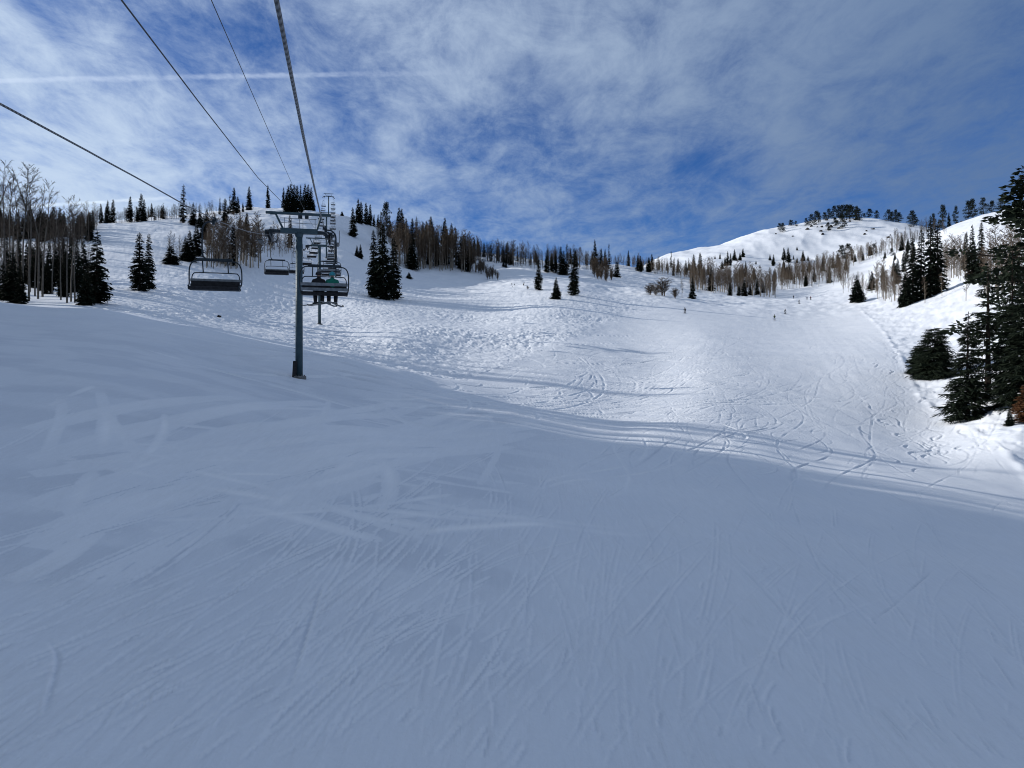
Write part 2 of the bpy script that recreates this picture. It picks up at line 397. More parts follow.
def bend(p, ang, length, k, n=60, wob=0):
    """a path from p heading ang (0 = +Y, clockwise) with curvature k"""
    out = []; x, y = p; a = ang; ds = length / n
    for i in range(n + 1):
        out.append((x, y)); a += k * ds + wob * math.sin(i * .33) * ds
        x += math.sin(a) * ds; y += math.cos(a) * ds
    return out
def sturn(p, ang, length, amp, wl, ph):
    out = []
    n = int(length / .25)
    for i in range(n):
        s = i * .25
        o = amp * math.sin(2 * math.pi * s / wl + ph) * (1 + .25 * math.sin(s * .09 + ph))
        out.append((p[0] + math.sin(ang) * s + math.cos(ang) * o, p[1] + math.cos(ang) * s - math.sin(ang) * o))
    return out
def P2(px, py):
    """survey pixel -> world point on the smooth ground"""
    Ys = np.arange(8, 1400, .5) if py < 470 else np.arange(6, 200, .1)
    z = base_height((px - 512) / F * Ys, Ys)
    pyy = 384 - z / Ys * F
    k = np.argmax(pyy <= py)
    if pyy[k] > py: k = int(np.argmin(pyy))
    return ((px - 512) / F * Ys[k], Ys[k])

R_ = random.Random(3)
# long lighter powder streaks sweeping over the shaded shoulder
for a, b, c, w, t in [((0, 470), (150, 430), (330, 402), .55, .42), ((0, 492), (200, 452), (420, 405), .5, .38), ((40, 470), (62, 420), (60, 395), .17, .3),
                      ((100, 390), (112, 425), (145, 462), .2, .4), ((20, 560), (150, 500), (330, 470), .6, .36), ((0, 520), (180, 470), (350, 450), .7, .30),
                      ((330, 400), (320, 440), (335, 470), .15, .32), ((360, 440), (450, 415), (560, 410), .4, .32), ((300, 420), (400, 405), (520, 415), .4, .32),
                      ((60, 600), (190, 540), (400, 470), .5, .30), ((470, 500), (500, 440), (480, 405), .15, .2), ((380, 400), (420, 430), (500, 450), .2, .26),
                      ((0, 440), (130, 410), (250, 398), .5, .30), ((210, 470), (330, 440), (470, 420), .45, .3), ((0, 585), (60, 560), (110, 520), .25, .34)]:
    P = [P2(*q) for q in (a, b, c)]
    P = [(v.x, v.y) for v in curve_pts([(p[0], p[1], 0) for p in P], 14)]
    stamp(P, w * 1.15, .012, min(.6, t * 1.2), True)
for i in range(26):                                                # fan of old tracks spreading from the crest
    q = R_.uniform(0, 1)
    a = P2(R_.uniform(440, 560), R_.uniform(405, 450)); b = P2(R_.uniform(240, 360), 420 + 60 * q + R_.uniform(-18, 18)); c = P2(R_.uniform(-20, 120), 440 + 130 * q + R_.uniform(-14, 14))
    stamp([(v.x, v.y) for v in curve_pts([(p[0], p[1], 0) for p in (a, b, c)], 14)], R_.uniform(.18, .55), .012, R_.uniform(.2, .55), True)
for i in range(30):
    p = P2(R_.uniform(0, 560), R_.uniform(395, 540))
    stamp(bend(p, R_.uniform(.4, 1.9) if R_.random() < .7 else R_.uniform(-.4, .4), R_.uniform(5, 16), R_.uniform(-.05, .05)), R_.uniform(.14, .4), .018, R_.uniform(.3, .8))
# thin ski lines over the near slope
for i in range(190):
    p = P2(R_.uniform(-40, 1060), 768 - 330 * R_.random() ** 1.3)
    ang = R_.gauss(.20, .13) + (.16 if p[0] > 3 else 0)
    k = R_.uniform(-.03, .03)
    l = R_.uniform(3, 22)
    t = R_.choice((.25, .4, .3, .2))
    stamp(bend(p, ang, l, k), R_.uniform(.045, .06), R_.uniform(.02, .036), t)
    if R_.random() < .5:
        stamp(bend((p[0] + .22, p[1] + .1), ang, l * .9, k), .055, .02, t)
for i in range(440):                                               # short skid marks
    p = P2(R_.uniform(-40, 1060), 768 - 300 * R_.random() ** 1.15)
    stamp(bend(p, R_.gauss(.26, .16), R_.uniform(.3, 1.7), R_.uniform(-.25, .25), 14), R_.uniform(.04, .065), R_.uniform(.018, .042), R_.uniform(.15, .55))
for (a, b, c) in [((790, 495), (815, 560), (865, 632)), ((865, 632), (930, 670), (1024, 715)), ((330, 560), (300, 660), (262, 760)), ((1024, 665), (980, 630), (945, 610)),
                  ((800, 590), (770, 660), (720, 740)), ((45, 720), (60, 660), (50, 640)), ((935, 568), (900, 600), (870, 625)), ((450, 660), (470, 640), (490, 600)),
                  ((620, 640), (650, 610), (690, 560)), ((255, 760), (300, 700), (420, 600))]:
    P = [P2(*q) for q in (a, b, c)]
    stamp([(v.x, v.y) for v in curve_pts([(p[0], p[1], 0) for p in P], 14)], .06, .035, .5, fade=True)
# turns carved in the sunlit run
for i in range(150):
    p = P2(R_.uniform(520, 1010), R_.uniform(345, 505))
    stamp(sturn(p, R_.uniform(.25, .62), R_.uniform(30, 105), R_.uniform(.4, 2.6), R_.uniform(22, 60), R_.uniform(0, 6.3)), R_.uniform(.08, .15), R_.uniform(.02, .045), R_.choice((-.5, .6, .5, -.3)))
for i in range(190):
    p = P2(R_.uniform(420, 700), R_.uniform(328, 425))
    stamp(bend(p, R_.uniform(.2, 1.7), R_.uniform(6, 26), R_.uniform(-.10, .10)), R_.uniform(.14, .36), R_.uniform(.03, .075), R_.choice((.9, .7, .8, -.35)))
for i in range(46):                                                # long lines coming out of the gully
    p = P2(R_.uniform(330, 520), R_.uniform(383, 412))
    stamp(bend(p, R_.uniform(.7, 1.1), R_.uniform(30, 85), R_.uniform(-.016, .006)), R_.uniform(.14, .3), R_.uniform(.03, .06), R_.choice((.5, -.35, .4)))
for i in range(40):                                                # powder tracks beyond the run edge
    p = P2(R_.uniform(890, 1060), R_.uniform(330, 470))
    stamp(sturn(p, R_.uniform(-.4, .9), R_.uniform(8, 22), R_.uniform(.4, 1.6), R_.uniform(5, 11), R_.uniform(0, 6.3)), R_.uniform(.14, .26), R_.uniform(.05, .12), -.15)
for i in range(60):                                                # traverses in the bumps
    p = P2(R_.uniform(120, 560), R_.uniform(305, 370))
    stamp(bend(p, R_.uniform(.6, 1.9), R_.uniform(8, 40), R_.uniform(-.03, .03)), R_.uniform(.2, .4), R_.uniform(.05, .12), R_.choice((.4, -.2)))
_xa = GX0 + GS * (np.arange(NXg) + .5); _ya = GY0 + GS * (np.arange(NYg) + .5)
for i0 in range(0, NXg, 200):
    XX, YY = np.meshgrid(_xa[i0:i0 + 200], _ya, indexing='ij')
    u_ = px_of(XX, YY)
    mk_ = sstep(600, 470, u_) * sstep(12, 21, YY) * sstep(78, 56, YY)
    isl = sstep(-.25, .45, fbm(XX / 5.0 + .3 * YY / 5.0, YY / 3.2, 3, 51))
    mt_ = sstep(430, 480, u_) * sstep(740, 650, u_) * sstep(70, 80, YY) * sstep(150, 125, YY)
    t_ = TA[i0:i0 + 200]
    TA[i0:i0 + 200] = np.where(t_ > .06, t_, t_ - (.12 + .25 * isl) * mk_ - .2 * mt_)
def sample(A, X, Y):
    a = (X - GX0) / GS; b = (Y - GY0) / GS
    i = np.floor(a).astype(int); j = np.floor(b).astype(int)
    ok = (i >= 0) & (i < NXg - 1) & (j >= 0) & (j < NYg - 1)
    i = np.clip(i, 0, NXg - 2); j = np.clip(j, 0, NYg - 2); a = a - i; b = b - j
    r = (A[i, j] * (1 - a) + A[i + 1, j] * a) * (1 - b) + (A[i, j + 1] * (1 - a) + A[i + 1, j + 1] * a) * b
    return np.where(ok, r, 0)

def height(X, Y):
    return base_height(X, Y) + relief(X, Y)
def gz(x, y):
    return float(height(np.array([x]), np.array([y]))[0])

def build_ground():
    fine = np.linspace(-.66, .66, 1050)
    side = np.linspace(.66, 2 * math.pi - .66, 150)[1:-1]
    th = np.concatenate([fine, side]); nt_ = len(th)
    lr = [math.log(3.5)]
    while lr[-1] < math.log(4000):
        R = math.exp(lr[-1])
        lr.append(lr[-1] + (.003 if R < 40 else .0042 if R < 190 else .0085 if R < 1100 else .03) * (1 if R > 11 else 4))
    R = np.exp(np.array(lr)); nr = len(R)
    TT, RR = np.meshgrid(th, R, indexing='ij')
    X = RR * np.sin(TT); Y = RR * np.cos(TT)
    Z = np.empty_like(X); TR = np.empty_like(X)
    for i in range(0, nt_, 60):
        sl = slice(i, i + 60)
        Z[sl] = height(X[sl], Y[sl]) + sample(TH, X[sl], Y[sl])
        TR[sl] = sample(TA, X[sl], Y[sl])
    V = np.stack([X, Y, Z], -1).reshape(-1, 3)
    V = np.concatenate([V, [[0, 0, gz(0, .0)]]])
    ii, jj = np.meshgrid(np.arange(nt_), np.arange(nr - 1), indexing='ij')
    i2 = (ii + 1) % nt_
    Q = np.stack([ii * nr + jj, ii * nr + jj + 1, i2 * nr + jj + 1, i2 * nr + jj], -1).reshape(-1, 4)
    c = nt_ * nr; ia = np.arange(nt_); Tt = np.stack([np.full(nt_, c), ia * nr, ((ia + 1) % nt_) * nr], -1)
    me = bpy.data.meshes.new('snow_slope')
    me.vertices.add(len(V)); me.vertices.foreach_set('co', V.ravel())
    loops = np.concatenate([Q.ravel(), Tt.ravel()])
    me.loops.add(len(loops)); me.loops.foreach_set('vertex_index', loops.astype(np.int32))
    starts = np.concatenate([np.arange(len(Q)) * 4, len(Q) * 4 + np.arange(nt_) * 3])
    me.polygons.add(len(starts)); me.polygons.foreach_set('loop_start', starts.astype(np.int32))
    me.update(calc_edges=True); me.validate()
    me.polygons.foreach_set('use_smooth', np.ones(len(me.polygons), bool))
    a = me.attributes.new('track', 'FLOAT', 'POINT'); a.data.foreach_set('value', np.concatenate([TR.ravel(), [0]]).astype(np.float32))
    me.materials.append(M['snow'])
    # quads wind clockwise seen from above with theta measured from +Y: flip if the normals point down
    if me.polygons[len(Q) // 2].normal.z < 0: me.flip_normals()
    o = link(bpy.data.objects.new('snow_slope', me))
    tag(o, 'snow covered slopes with ski tracks rising to a domed hill and a bare white mountain', None, None, 'structure')
build_ground()

def ground_hit(px, py):
    """the first ground seen at a survey pixel"""
    Ys = np.exp(np.arange(math.log(20), math.log(1300), .003))
    Xs = (px - 512) / F * Ys
    z = base_height(Xs, Ys)
    p = 384 - z / Ys * F
    k = int(np.argmax(p <= py))
    if p[k] > py:
        m = Ys < 1200
        k = int(np.argmin(np.where(m, p, 1e9)))
    x, y = float(Xs[k]), float(Ys[k])
    return x, y, gz(x, y)

# ------------------------------------------------------------------ trees
def kite(mb, p, d, side, L, W, droop, mi=0):
    a = p; t = p + d * L + Vector((0, 0, -droop * L)); m_ = p + d * (L * .45) + Vector((0, 0, -droop * L * .3))
    mb.add([a, m_ + side * W, t, m_ - side * W], [(0, 1, 2, 3)], mi)

def conifer_meshes(seed, H=10.0, rad=.15, levels=40, per=7, twigs=5, shape=.8, bare=.03, snow=0.0, ragged=.25, leafs=1.0, gaps=0.0):
    rnd = random.Random(seed)
    tr = MB()
    lean = Vector((rnd.uniform(-.01, .01), rnd.uniform(-.01, .01), 0))
    pts = [Vector((lean.x * H * t * t, lean.y * H * t * t, H * t - .4 * (t == 0))) for t in (0, .15, .35, .55, .75, .9, 1.0)]
    tr.tube(pts, [H * .016 * (1 - t * .93) + .01 for t in (0, .15, .35, .55, .75, .9, 1.0)], 7)
    cr = MB()
    Rm = rad * H
    lumps = [(rnd.uniform(0, 6.3), rnd.uniform(.05, .95), rnd.uniform(.6, 1.3)) for _ in range(9)]
    for l in range(levels):
        t = bare + (1 - bare) * max(0.0, (l + rnd.uniform(-.3, .3)) / levels) ** .92
        t = min(max(t, bare), .995)
        w = (1 - t) ** shape
        if t < .14: w *= .72 + .28 * t / .14
        n = max(3, int(per * (.55 + .6 * w)))
        if rnd.random() < gaps: n = max(1, n // 3)
        for b in range(n):
            az = rnd.uniform(0, 2 * math.pi)
            lm = 1.0
            for (la, lt, lv) in lumps:
                dd = (math.cos(az - la) - 1) * 1.2 - ((t - lt) / .09) ** 2
                lm += (lv - 1) * math.exp(dd)
            Lb = Rm * w * lm * (1 - ragged * rnd.random() ** 1.5 + .10 * rnd.random()) + .012 * H * (1 - .5 * t)
            d = Vector((math.cos(az), math.sin(az), 0)); sd = Vector((-d.y, d.x, 0))
            rise = rnd.uniform(-.42, -.05) + .55 * max(0, t - .55)
            o = Vector((lean.x * H * t * t, lean.y * H * t * t, H * t + rnd.uniform(-.08, .08)))
            dv = (d + Vector((0, 0, rise))).normalized()
            roll = rnd.uniform(-.9, .9)
            s2 = (sd * math.cos(roll) + Vector((0, 0, 1)) * math.sin(roll))
            kite(cr, o, dv, s2, Lb, Lb * .16 * leafs + .03, rnd.uniform(0, .18))
            for k in range(twigs):
                f = .18 + .78 * (k + rnd.random() * .7) / twigs
                q = o + dv * (Lb * f)
                ta = az + rnd.choice((-1, 1)) * rnd.uniform(.35, 1.25)
                td = Vector((math.cos(ta), math.sin(ta), rnd.uniform(-.75, .12))).normalized()
                tl = (Lb * .34 * (1.15 - .6 * f) + .045 * H * .35) * rnd.uniform(.7, 1.25)
                r2 = rnd.uniform(-1.3, 1.3)
                ts = Vector((-td.y, td.x, 0)).normalized() * math.cos(r2) + Vector((0, 0, 1)) * math.sin(r2)
                mi = 1 if (snow and rnd.random() < snow) else 0
                if mi:
                    kite(cr, q + Vector((0, 0, .05)), Vector((td.x, td.y, -.15)), Vector((-td.y, td.x, .2)).normalized(), tl * .55, tl * .16, .08, 1)
                    mi = 0
                kite(cr, q, td, ts, tl, tl * .24 * leafs, rnd.uniform(.05, .35), mi)
    kite(cr, Vector((lean.x * H, lean.y * H, H * .975)), Vector((0, 0, 1)), Vector((1, 0, 0)), H * .035, .035, 0)
    kite(cr, Vector((lean.x * H, lean.y * H, H * .975)), Vector((0, 0, 1)), Vector((0, 1, 0)), H * .035, .035, 0)
    return tr, cr

def pine_meshes(seed, H=10.0, rad=.26, clumps=26, bare=.22, spread=1.0, per=46, big=1.0):
    rnd = random.Random(seed)
    tr = MB(); cr = MB()
    bx, by = rnd.uniform(-.06, .06) * H, rnd.uniform(-.06, .06) * H
    def axis(t): return Vector((bx * t * t, by * math.sin(t * 2.4), H * t))
    tr.tube([axis(t) - Vector((0, 0, .4 if t == 0 else 0)) for t in (0, .2, .4, .6, .8, .96)], [H * .022 * (1 - .85 * t) + .01 for t in (0, .2, .4, .6, .8, .96)], 7)
    for c in range(clumps):
        t = bare + (1 - bare) * (c + rnd.random()) / clumps
        prof = max(0.0, math.sin(min(1, (t - bare + .12) / (1 - bare) * 1.05) ** .8 * math.pi)) ** .6 if t < .97 else .2
        az = rnd.uniform(0, 6.283); d = Vector((math.cos(az), math.sin(az), rnd.uniform(-.1, .35)))
        L = rad * H * max(prof, .2) * rnd.uniform(.35, 1.0) * spread
        a = axis(t * .96); e = a + d * L
        tr.tube([a, (a + e) / 2 + Vector((0, 0, -.03 * L)), e], [H * .006, H * .004, H * .002], 4, cap=False)
        rc = rnd.uniform(.07, .125) * H * big
        for k in range(per):
            u = Vector((rnd.gauss(0, 1), rnd.gauss(0, 1), rnd.gauss(0, .62)))
            u = u.normalized() * rc * rnd.random() ** .4
            u.z *= .62
            q = e + u
            td = Vector((u.x, u.y, abs(u.z) * .6 + rnd.uniform(-.3, .5) * rc)).normalized()
            sd = td.cross(Vector((rnd.gauss(0, 1), rnd.gauss(0, 1), rnd.gauss(0, 1))))
            if sd.length < 1e-3: continue
            kite(cr, q, td, sd.normalized(), rc * rnd.uniform(.28, .5), rc * rnd.uniform(.08, .16), .1)
    return tr, cr

def aspen_meshes(seed, H=10.0, crown0=.42, nb=30, tw=5, twr=.02, spread=.16, fork=False, up=.75, stems=1, sub=2, tr_r=.011):
    rnd = random.Random(seed)
    tr = MB(); cr = MB()
    for s_ in range(stems):
        ox, oy = (rnd.uniform(-.05, .05) * H, rnd.uniform(-.05, .05) * H) if stems > 1 else (0, 0)
        hh = H * (rnd.uniform(.72, 1.0) if s_ else 1.0)
        bx, by = rnd.uniform(-.05, .05) * H + ox * 2.0 * (stems > 1), rnd.uniform(-.05, .05) * H + oy * 2.0 * (stems > 1)
        w1, w2 = rnd.uniform(0, 6), rnd.uniform(0, 6)
        def axis(t):
            return Vector((ox + bx * t ** 1.5 + .012 * H * math.sin(t * 7 + w1) * t, oy + by * t ** 1.5 + .012 * H * math.sin(t * 6 + w2) * t, hh * t))
        ts = (0, .08, .2, .34, .48, .62, .75, .88, 1.0)
        tr.tube([axis(t) - Vector((0, 0, .4 if t == 0 else 0)) for t in ts], [H * tr_r * (1 - .96 * t) ** 1.15 + .006 for t in ts], 6)
        axes = [(axis, 1.0)]
        if fork:
            f0 = rnd.uniform(.45, .6); fa = rnd.uniform(0, 6.283)
            def ax2(t, f0=f0, fa=fa):
                if t <= f0: return axis(t)
                q = t - f0
                return axis(f0) + Vector((math.cos(fa) * q * .28 * H, math.sin(fa) * q * .28 * H, hh * q * .93))
            t2 = [f0 + (1 - f0) * k / 5 for k in range(6)]
            tr.tube([ax2(t) for t in t2], [H * tr_r * .62 * (1 - .9 * k / 5) + .006 for k in range(6)], 5)
            axes.append((ax2, .8))
        for ax, amt in axes:
            for b in range(int(nb * amt)):
                t = crown0 + (.985 - crown0) * (b + rnd.random()) / (nb * amt)
                a = ax(t); az = rnd.uniform(0, 6.283)
                w = max(0.0, math.sin(min(1.0, (t - crown0) / (1 - crown0) * .86 + .14) * math.pi)) ** .7
                L = spread * H * (.25 + .75 * w) * rnd.uniform(.55, 1.15)
                el = up * rnd.uniform(.3, 1.3)
                d = Vector((math.cos(az), math.sin(az), el)).normalized()
                mid = a + d * L * .5 + Vector((0, 0, -.04 * L)); e = a + d * L + Vector((0, 0, .10 * L))
                cr.tube([a, mid, e], [twr * 1.9, twr * 1.35, twr * .7], 3, cap=False)
                for k in range(tw):
                    f = rnd.uniform(.25, 1.0)
                    q = a.lerp(e, f)
                    td = (d + Vector((rnd.gauss(0, .6), rnd.gauss(0, .6), rnd.gauss(.25, .4)))).normalized()
                    tl = L * rnd.uniform(.22, .5)
                    e2 = q + td * tl
                    cr.tube([q, e2], [twr, twr * .5], 3, cap=False)
                    for m_ in range(sub):
                        q2 = q.lerp(e2, rnd.uniform(.3, .95))
                        td2 = (td + Vector((rnd.gauss(0, .7), rnd.gauss(0, .7), rnd.gauss(.1, .5)))).normalized()
                        cr.tube([q2, q2 + td2 * tl * rnd.uniform(.3, .6)], [twr * .7, twr * .4], 3, cap=False)
    return tr, cr

def joined(tr, cr, name, mats):
    """one mesh of trunk and crown for the small distant copies"""
    mb = MB(); mb.add(tr.v, tr.f, 0)
    n = len(mb.v); mb.v.extend(cr.v)
    for f, m_ in zip(cr.f, cr.m): mb.f.append(tuple(i + n for i in f)); mb.m.append(m_ + 1)
    return mb.mesh(name, mats)

PROTO = {}
def proto(kind, parts, mats_t, mats_c):
    tr, cr = parts
    PROTO.setdefault(kind, []).append(dict(
        trunk=tr.mesh(kind + '_trunk', mats_t), crown=cr.mesh(kind + '_crown', mats_c),
        whole=joined(tr, cr, kind + '_whole', [mats_t] + (mats_c if isinstance(mats_c, list) else [mats_c])),
        H=max(max(v[2] for v in cr.v), .1), W=2 * sorted(math.hypot(v[0], v[1]) for v in cr.v)[int(len(cr.v) * .97)]))
for s in range(4): proto('fir', conifer_meshes(100 + s, rad=.135, levels=46, per=8, twigs=4, shape=.72, ragged=.35), M['bark'], M['needle'])
for s in range(4): proto('spruce', conifer_meshes(200 + s, rad=.17, levels=44, per=8, twigs=5, shape=.85, ragged=.25), M['bark'], M['needle'])
for s in range(3): proto('wide', conifer_meshes(300 + s, rad=.25, levels=36, per=9, twigs=6, shape=.75, ragged=.2), M['bark'], M['needle'])
for s in range(3): proto('spire', conifer_meshes(400 + s, rad=.095, levels=46, per=6, twigs=3, shape=.6, ragged=.5, gaps=.35), M['bark'], M['needle'])
for s in range(4): proto('pine', pine_meshes(500 + s, rad=.34, clumps=44, bare=.07, per=62), M['bark'], M['pine'])
for s in range(4): proto('aspenfar', aspen_meshes(600 + s, nb=36, tw=6, twr=.024, spread=.14, crown0=.24, sub=2), M['aspen'], M['twig'])
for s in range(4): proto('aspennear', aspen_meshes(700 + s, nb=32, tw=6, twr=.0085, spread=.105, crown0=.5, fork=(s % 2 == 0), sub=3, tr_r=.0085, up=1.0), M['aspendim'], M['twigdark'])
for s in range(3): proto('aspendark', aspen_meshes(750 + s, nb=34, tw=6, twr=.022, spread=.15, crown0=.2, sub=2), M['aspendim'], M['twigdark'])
for s in range(3): proto('shrub', aspen_meshes(800 + s, nb=30, tw=6, twr=.032, spread=.24, crown0=.12, stems=5, up=1.2, sub=2, tr_r=.008), M['twig'], M['twig'])
for s in range(3): proto('bigspruce', conifer_meshes(900 + s, rad=.215, levels=40, per=10, twigs=30, shape=.82, ragged=.6, snow=.02, leafs=.33, gaps=.25, bare=.02), M['bark'], [M['needlenear'], M['snowclump']])
for s in range(1): proto('snowspruce', conifer_meshes(920 + s, rad=.2, levels=36, per=8, twigs=20, shape=.8, ragged=.55, snow=.06, leafs=.36, gaps=.35, bare=.03), M['bark'], [M['needlenear'], M['snowclump']])
for s in range(1): proto('bushfir', conifer_meshes(940 + s, rad=.42, levels=34, per=14, twigs=25, shape=.42, ragged=.62, leafs=.3, bare=.01), M['bark'], M['needlenear'])
for s in range(1): proto('bigpine', pine_meshes(960 + s, rad=.31, clumps=74, bare=.16, per=80, big=.62), M['bark'], [M['needlenear']])
for s in range(2): proto('plainfir', conifer_meshes(990 + s, rad=.17, levels=26, per=7, twigs=2, shape=.8, leafs=1.6), M['bark'], M['needle'])
for s in range(1): proto('rustfir', conifer_meshes(980 + s, rad=.22, levels=30, per=9, twigs=8, shape=.8, bare=.03), M['bark'], [M['rust']])

TREE_NAME = dict(fir='fir_tree', spruce='spruce_tree', wide='spruce_tree', spire='fir_tree', pine='pine_tree', aspenfar='bare_aspen', aspennear='bare_aspen',
                 aspendark='bare_aspen', shrub='bare_shrub', bigspruce='spruce_tree', snowspruce='spruce_tree', bushfir='fir_tree', bigpine='pine_tree', rustfir='fir_tree')
TREE_CAT = dict(fir_tree='fir tree', spruce_tree='spruce tree', pine_tree='pine tree', bare_aspen='aspen tree', bare_shrub='shrub')
TR = random.Random(21)
ew = random.Random(5)
def plant(kind, x, y, z, h, label, group=None, wpx_m=None, detailed=False, sub=0):
    P = PROTO[kind][TR.randrange(len(PROTO[kind]))]
    s = h / P['H']
    sx = s if not wpx_m else min(max(wpx_m / P['W'], s * .55), s * 2.2)
    if kind in ('fir', 'spruce', 'spire') and not wpx_m: sx *= 1.36
    name = TREE_NAME[kind]
    rz = TR.uniform(0, 6.283)
    z -= sub
    if detailed:
        o = empty(name, (x, y, z), rz); o.scale = (sx, sx, s)
        for part in ('trunk', 'crown'):
            c = link(bpy.data.objects.new(part, P[part])); c.parent = o
    else:
        o = link(bpy.data.objects.new(name, P['whole'])); o.location = (x, y, z); o.rotation_euler = (0, 0, rz); o.scale = (sx, sx, s)
    tag(o, label, TREE_CAT[name], group)
    return o
def tree(kind, px, top, base, label, group=None, w=None, Y=None, det=None):
    if Y: x, y = (px - 512) / F * Y, Y; z = gz(x, y)
    else: x, y, z = ground_hit(px, base)
    ztop = (384 - top) / F * y
    h = max(ztop - z, 1.2)
    d = (base - top) > 30 if det is None else det
    return plant(kind, x, y, z, h, label, group, w / F * y if w else None, d)

def trees(rows, kind, label, group):
    for r in rows:
        k = r[3] if len(r) > 3 and r[3] else kind
        tree(k, r[0], r[1], r[2], label, group, r[4] if len(r) > 4 else None)

# --- single conifers anyone could point to
one = [
 ('spruce', 96.5, 230, 305, 'tall dark spruce with a broad skirt at the edge of the shaded snow crest', 27),
 ('wide', 86, 268, 306, 'low bushy spruce pressed against the broad skirted spruce at the snow crest', 18),
 ('fir', 139.5, 232, 292, 'taller slightly wider of two matching pointed firs standing alone on the sunlit snow', 19),
 ('fir', 149, 233, 291, 'slimmer of two matching pointed firs standing alone on the sunlit snow', 13),
 ('wide', 171, 245, 265, 'squat rounded dark fir beside a leaning snag on the slope above the empty chair', 17),
 ('spire', 183, 184, 223, 'very tall thin spire fir on the skyline just above the descending rope', 9),
 ('spruce', 13, 247, 303, 'dark spruce under the bare aspens on the crest at the edge of the picture', 22),
 ('spruce', 21, 264, 304, 'short ragged spruce hugging the foot of the larger crest spruce', 14),
 ('fir', 268, 184, 206.5, 'lone narrow fir on top of the domed hill, clear of all others', 5),
 ('fir', 283.5, 187, 204.5, 'small narrow fir on the dome between the lone fir and the dense clump', 5),
 ('fir', 374, 229, 297, 'slender fir at the uphill side of the big dark clump on the shaded slope', 15),
 ('spruce', 383, 221, 299, 'tallest and widest fir in the middle of the big dark clump on the shaded slope', 27),
 ('fir', 394, 236, 299, 'slender fir at the sunny side of the big dark clump on the shaded slope', 16),
 ('spruce', 412.5, 236, 269, 'single dark conical spruce in front of the bare aspen grove on the shaded slope', 14),
 ('fir', 353, 207, 236, 'twin topped dark fir standing alone on the bare shaded shoulder below the skyline', 9),
 ('wide', 357, 245, 257, 'smaller of two little firs side by side on the shaded shoulder', 5),
 ('wide', 360.5, 244, 258, 'bigger of two little firs side by side on the shaded shoulder', 5.5),
 ('wide', 342, 211, 216, 'tiny fir on the bare edge of the dome skyline', 4),
 ('wide', 409, 272, 279, 'tiny leaning fir half buried in the shaded snow bowl', 9),
 ('fir', 538.5, 259, 290, 'narrow dark fir standing alone on the open snow below the skyline aspens', 9),
 ('wide', 556, 277, 298.5, 'short broad fir alone on the snow between two taller narrow firs', 11),
 ('fir', 574, 248, 296, 'tall dark columnar fir alone at the edge of the mogul field', 12),
 ('fir', 595, 239, 269, 'tallest spire among the firs on the skyline above the upper run', 7),
 ('spire', 609, 243, 268, 'thin spire fir just beside the top of the upper run', 5),
 ('spruce', 617, 261, 277, 'stout dark fir at the lip of the upper run', 8),
 ('fir', 628.5, 250, 265, 'lone small fir at the very top of the upper run', 4),
 ('spruce', 692.5, 276, 299, 'dark pointed fir alone at the edge of the run beside the bare bushes', 8),
 ('spruce', 711, 267, 291, 'dark pointed fir in front of the brown aspen belt above the run', 9),
 ('wide', 857, 274, 303, 'broad dark cone shaped fir alone at the bend of the run', 16),
 ('spruce', 872, 271, 290, 'dark fir behind the cone shaped fir at the bend of the run', 10),
 ('spruce', 972, 224, 281, 'darker wider fir of a close pair on the steep sunlit bank', 14),
 ('fir', 981, 221, 281, 'slimmer fir of a close pair on the steep sunlit bank', 12),
 ('fir', 966, 232, 270, 'shaded fir peeping from behind the aspens beside the close pair of firs', 10),
 ('fir', 913, 236, 303, 'low dark fir on the downhill flank of the tall fir clump on the bank', 15),
 ('fir', 921, 228, 300, 'second tallest fir of the tall clump on the steep bank', 15),
 ('fir', 930.5, 215, 297, 'tallest fir of the tall clump on the steep bank above the run', 17),
 ('fir', 938, 224, 294, 'snow dusted fir on the uphill flank of the tall clump on the bank', 18),
 ('wide', 906, 268, 306, 'bushy young fir at the foot of the tall clump on the bank', 16),
]
for k, px, top, base, lab, w in one: tree(k, px, top, base, lab, None, w)
# --- the big trees at the run edge
tree('bigspruce', 967, 311, 419, 'large ragged spruce with boughs to the snow beside the run edge', None, 44, det=True)
tree('bushfir', 934, 327, 378, 'round bushy dark fir thicket-like and wide, beside the run edge', None, 42, det=True)
tree('bushfir', 918, 345, 374, 'low dark fir crouching against the round bushy fir', None, 22, det=True)
tree('snowspruce', 988, 268, 398, 'see-through spruce with snow on its boughs behind the large ragged spruce', None, 52, det=True)
tree('bigspruce', 1012, 248, 404, 'very dark dense spruce behind the large ragged spruce at the run edge', None, 46, det=True)
tree('bigspruce', 1030, 262, 408, 'dense spruce cut by the picture edge behind the rusty young fir', None, 56, det=True)
tree('bigpine', 1036, 164, 372, 'giant spreading evergreen towering above everything at the picture edge', None, 165, det=True)
tree('wide', 1009.5, 408, 424, 'tiny fir sapling in the tracked snow below the dense spruces', None, 10, det=True)
tree('rustfir', 1024, 384, 420, 'young fir with rust brown dead needles at the picture edge', None, 22, det=True)

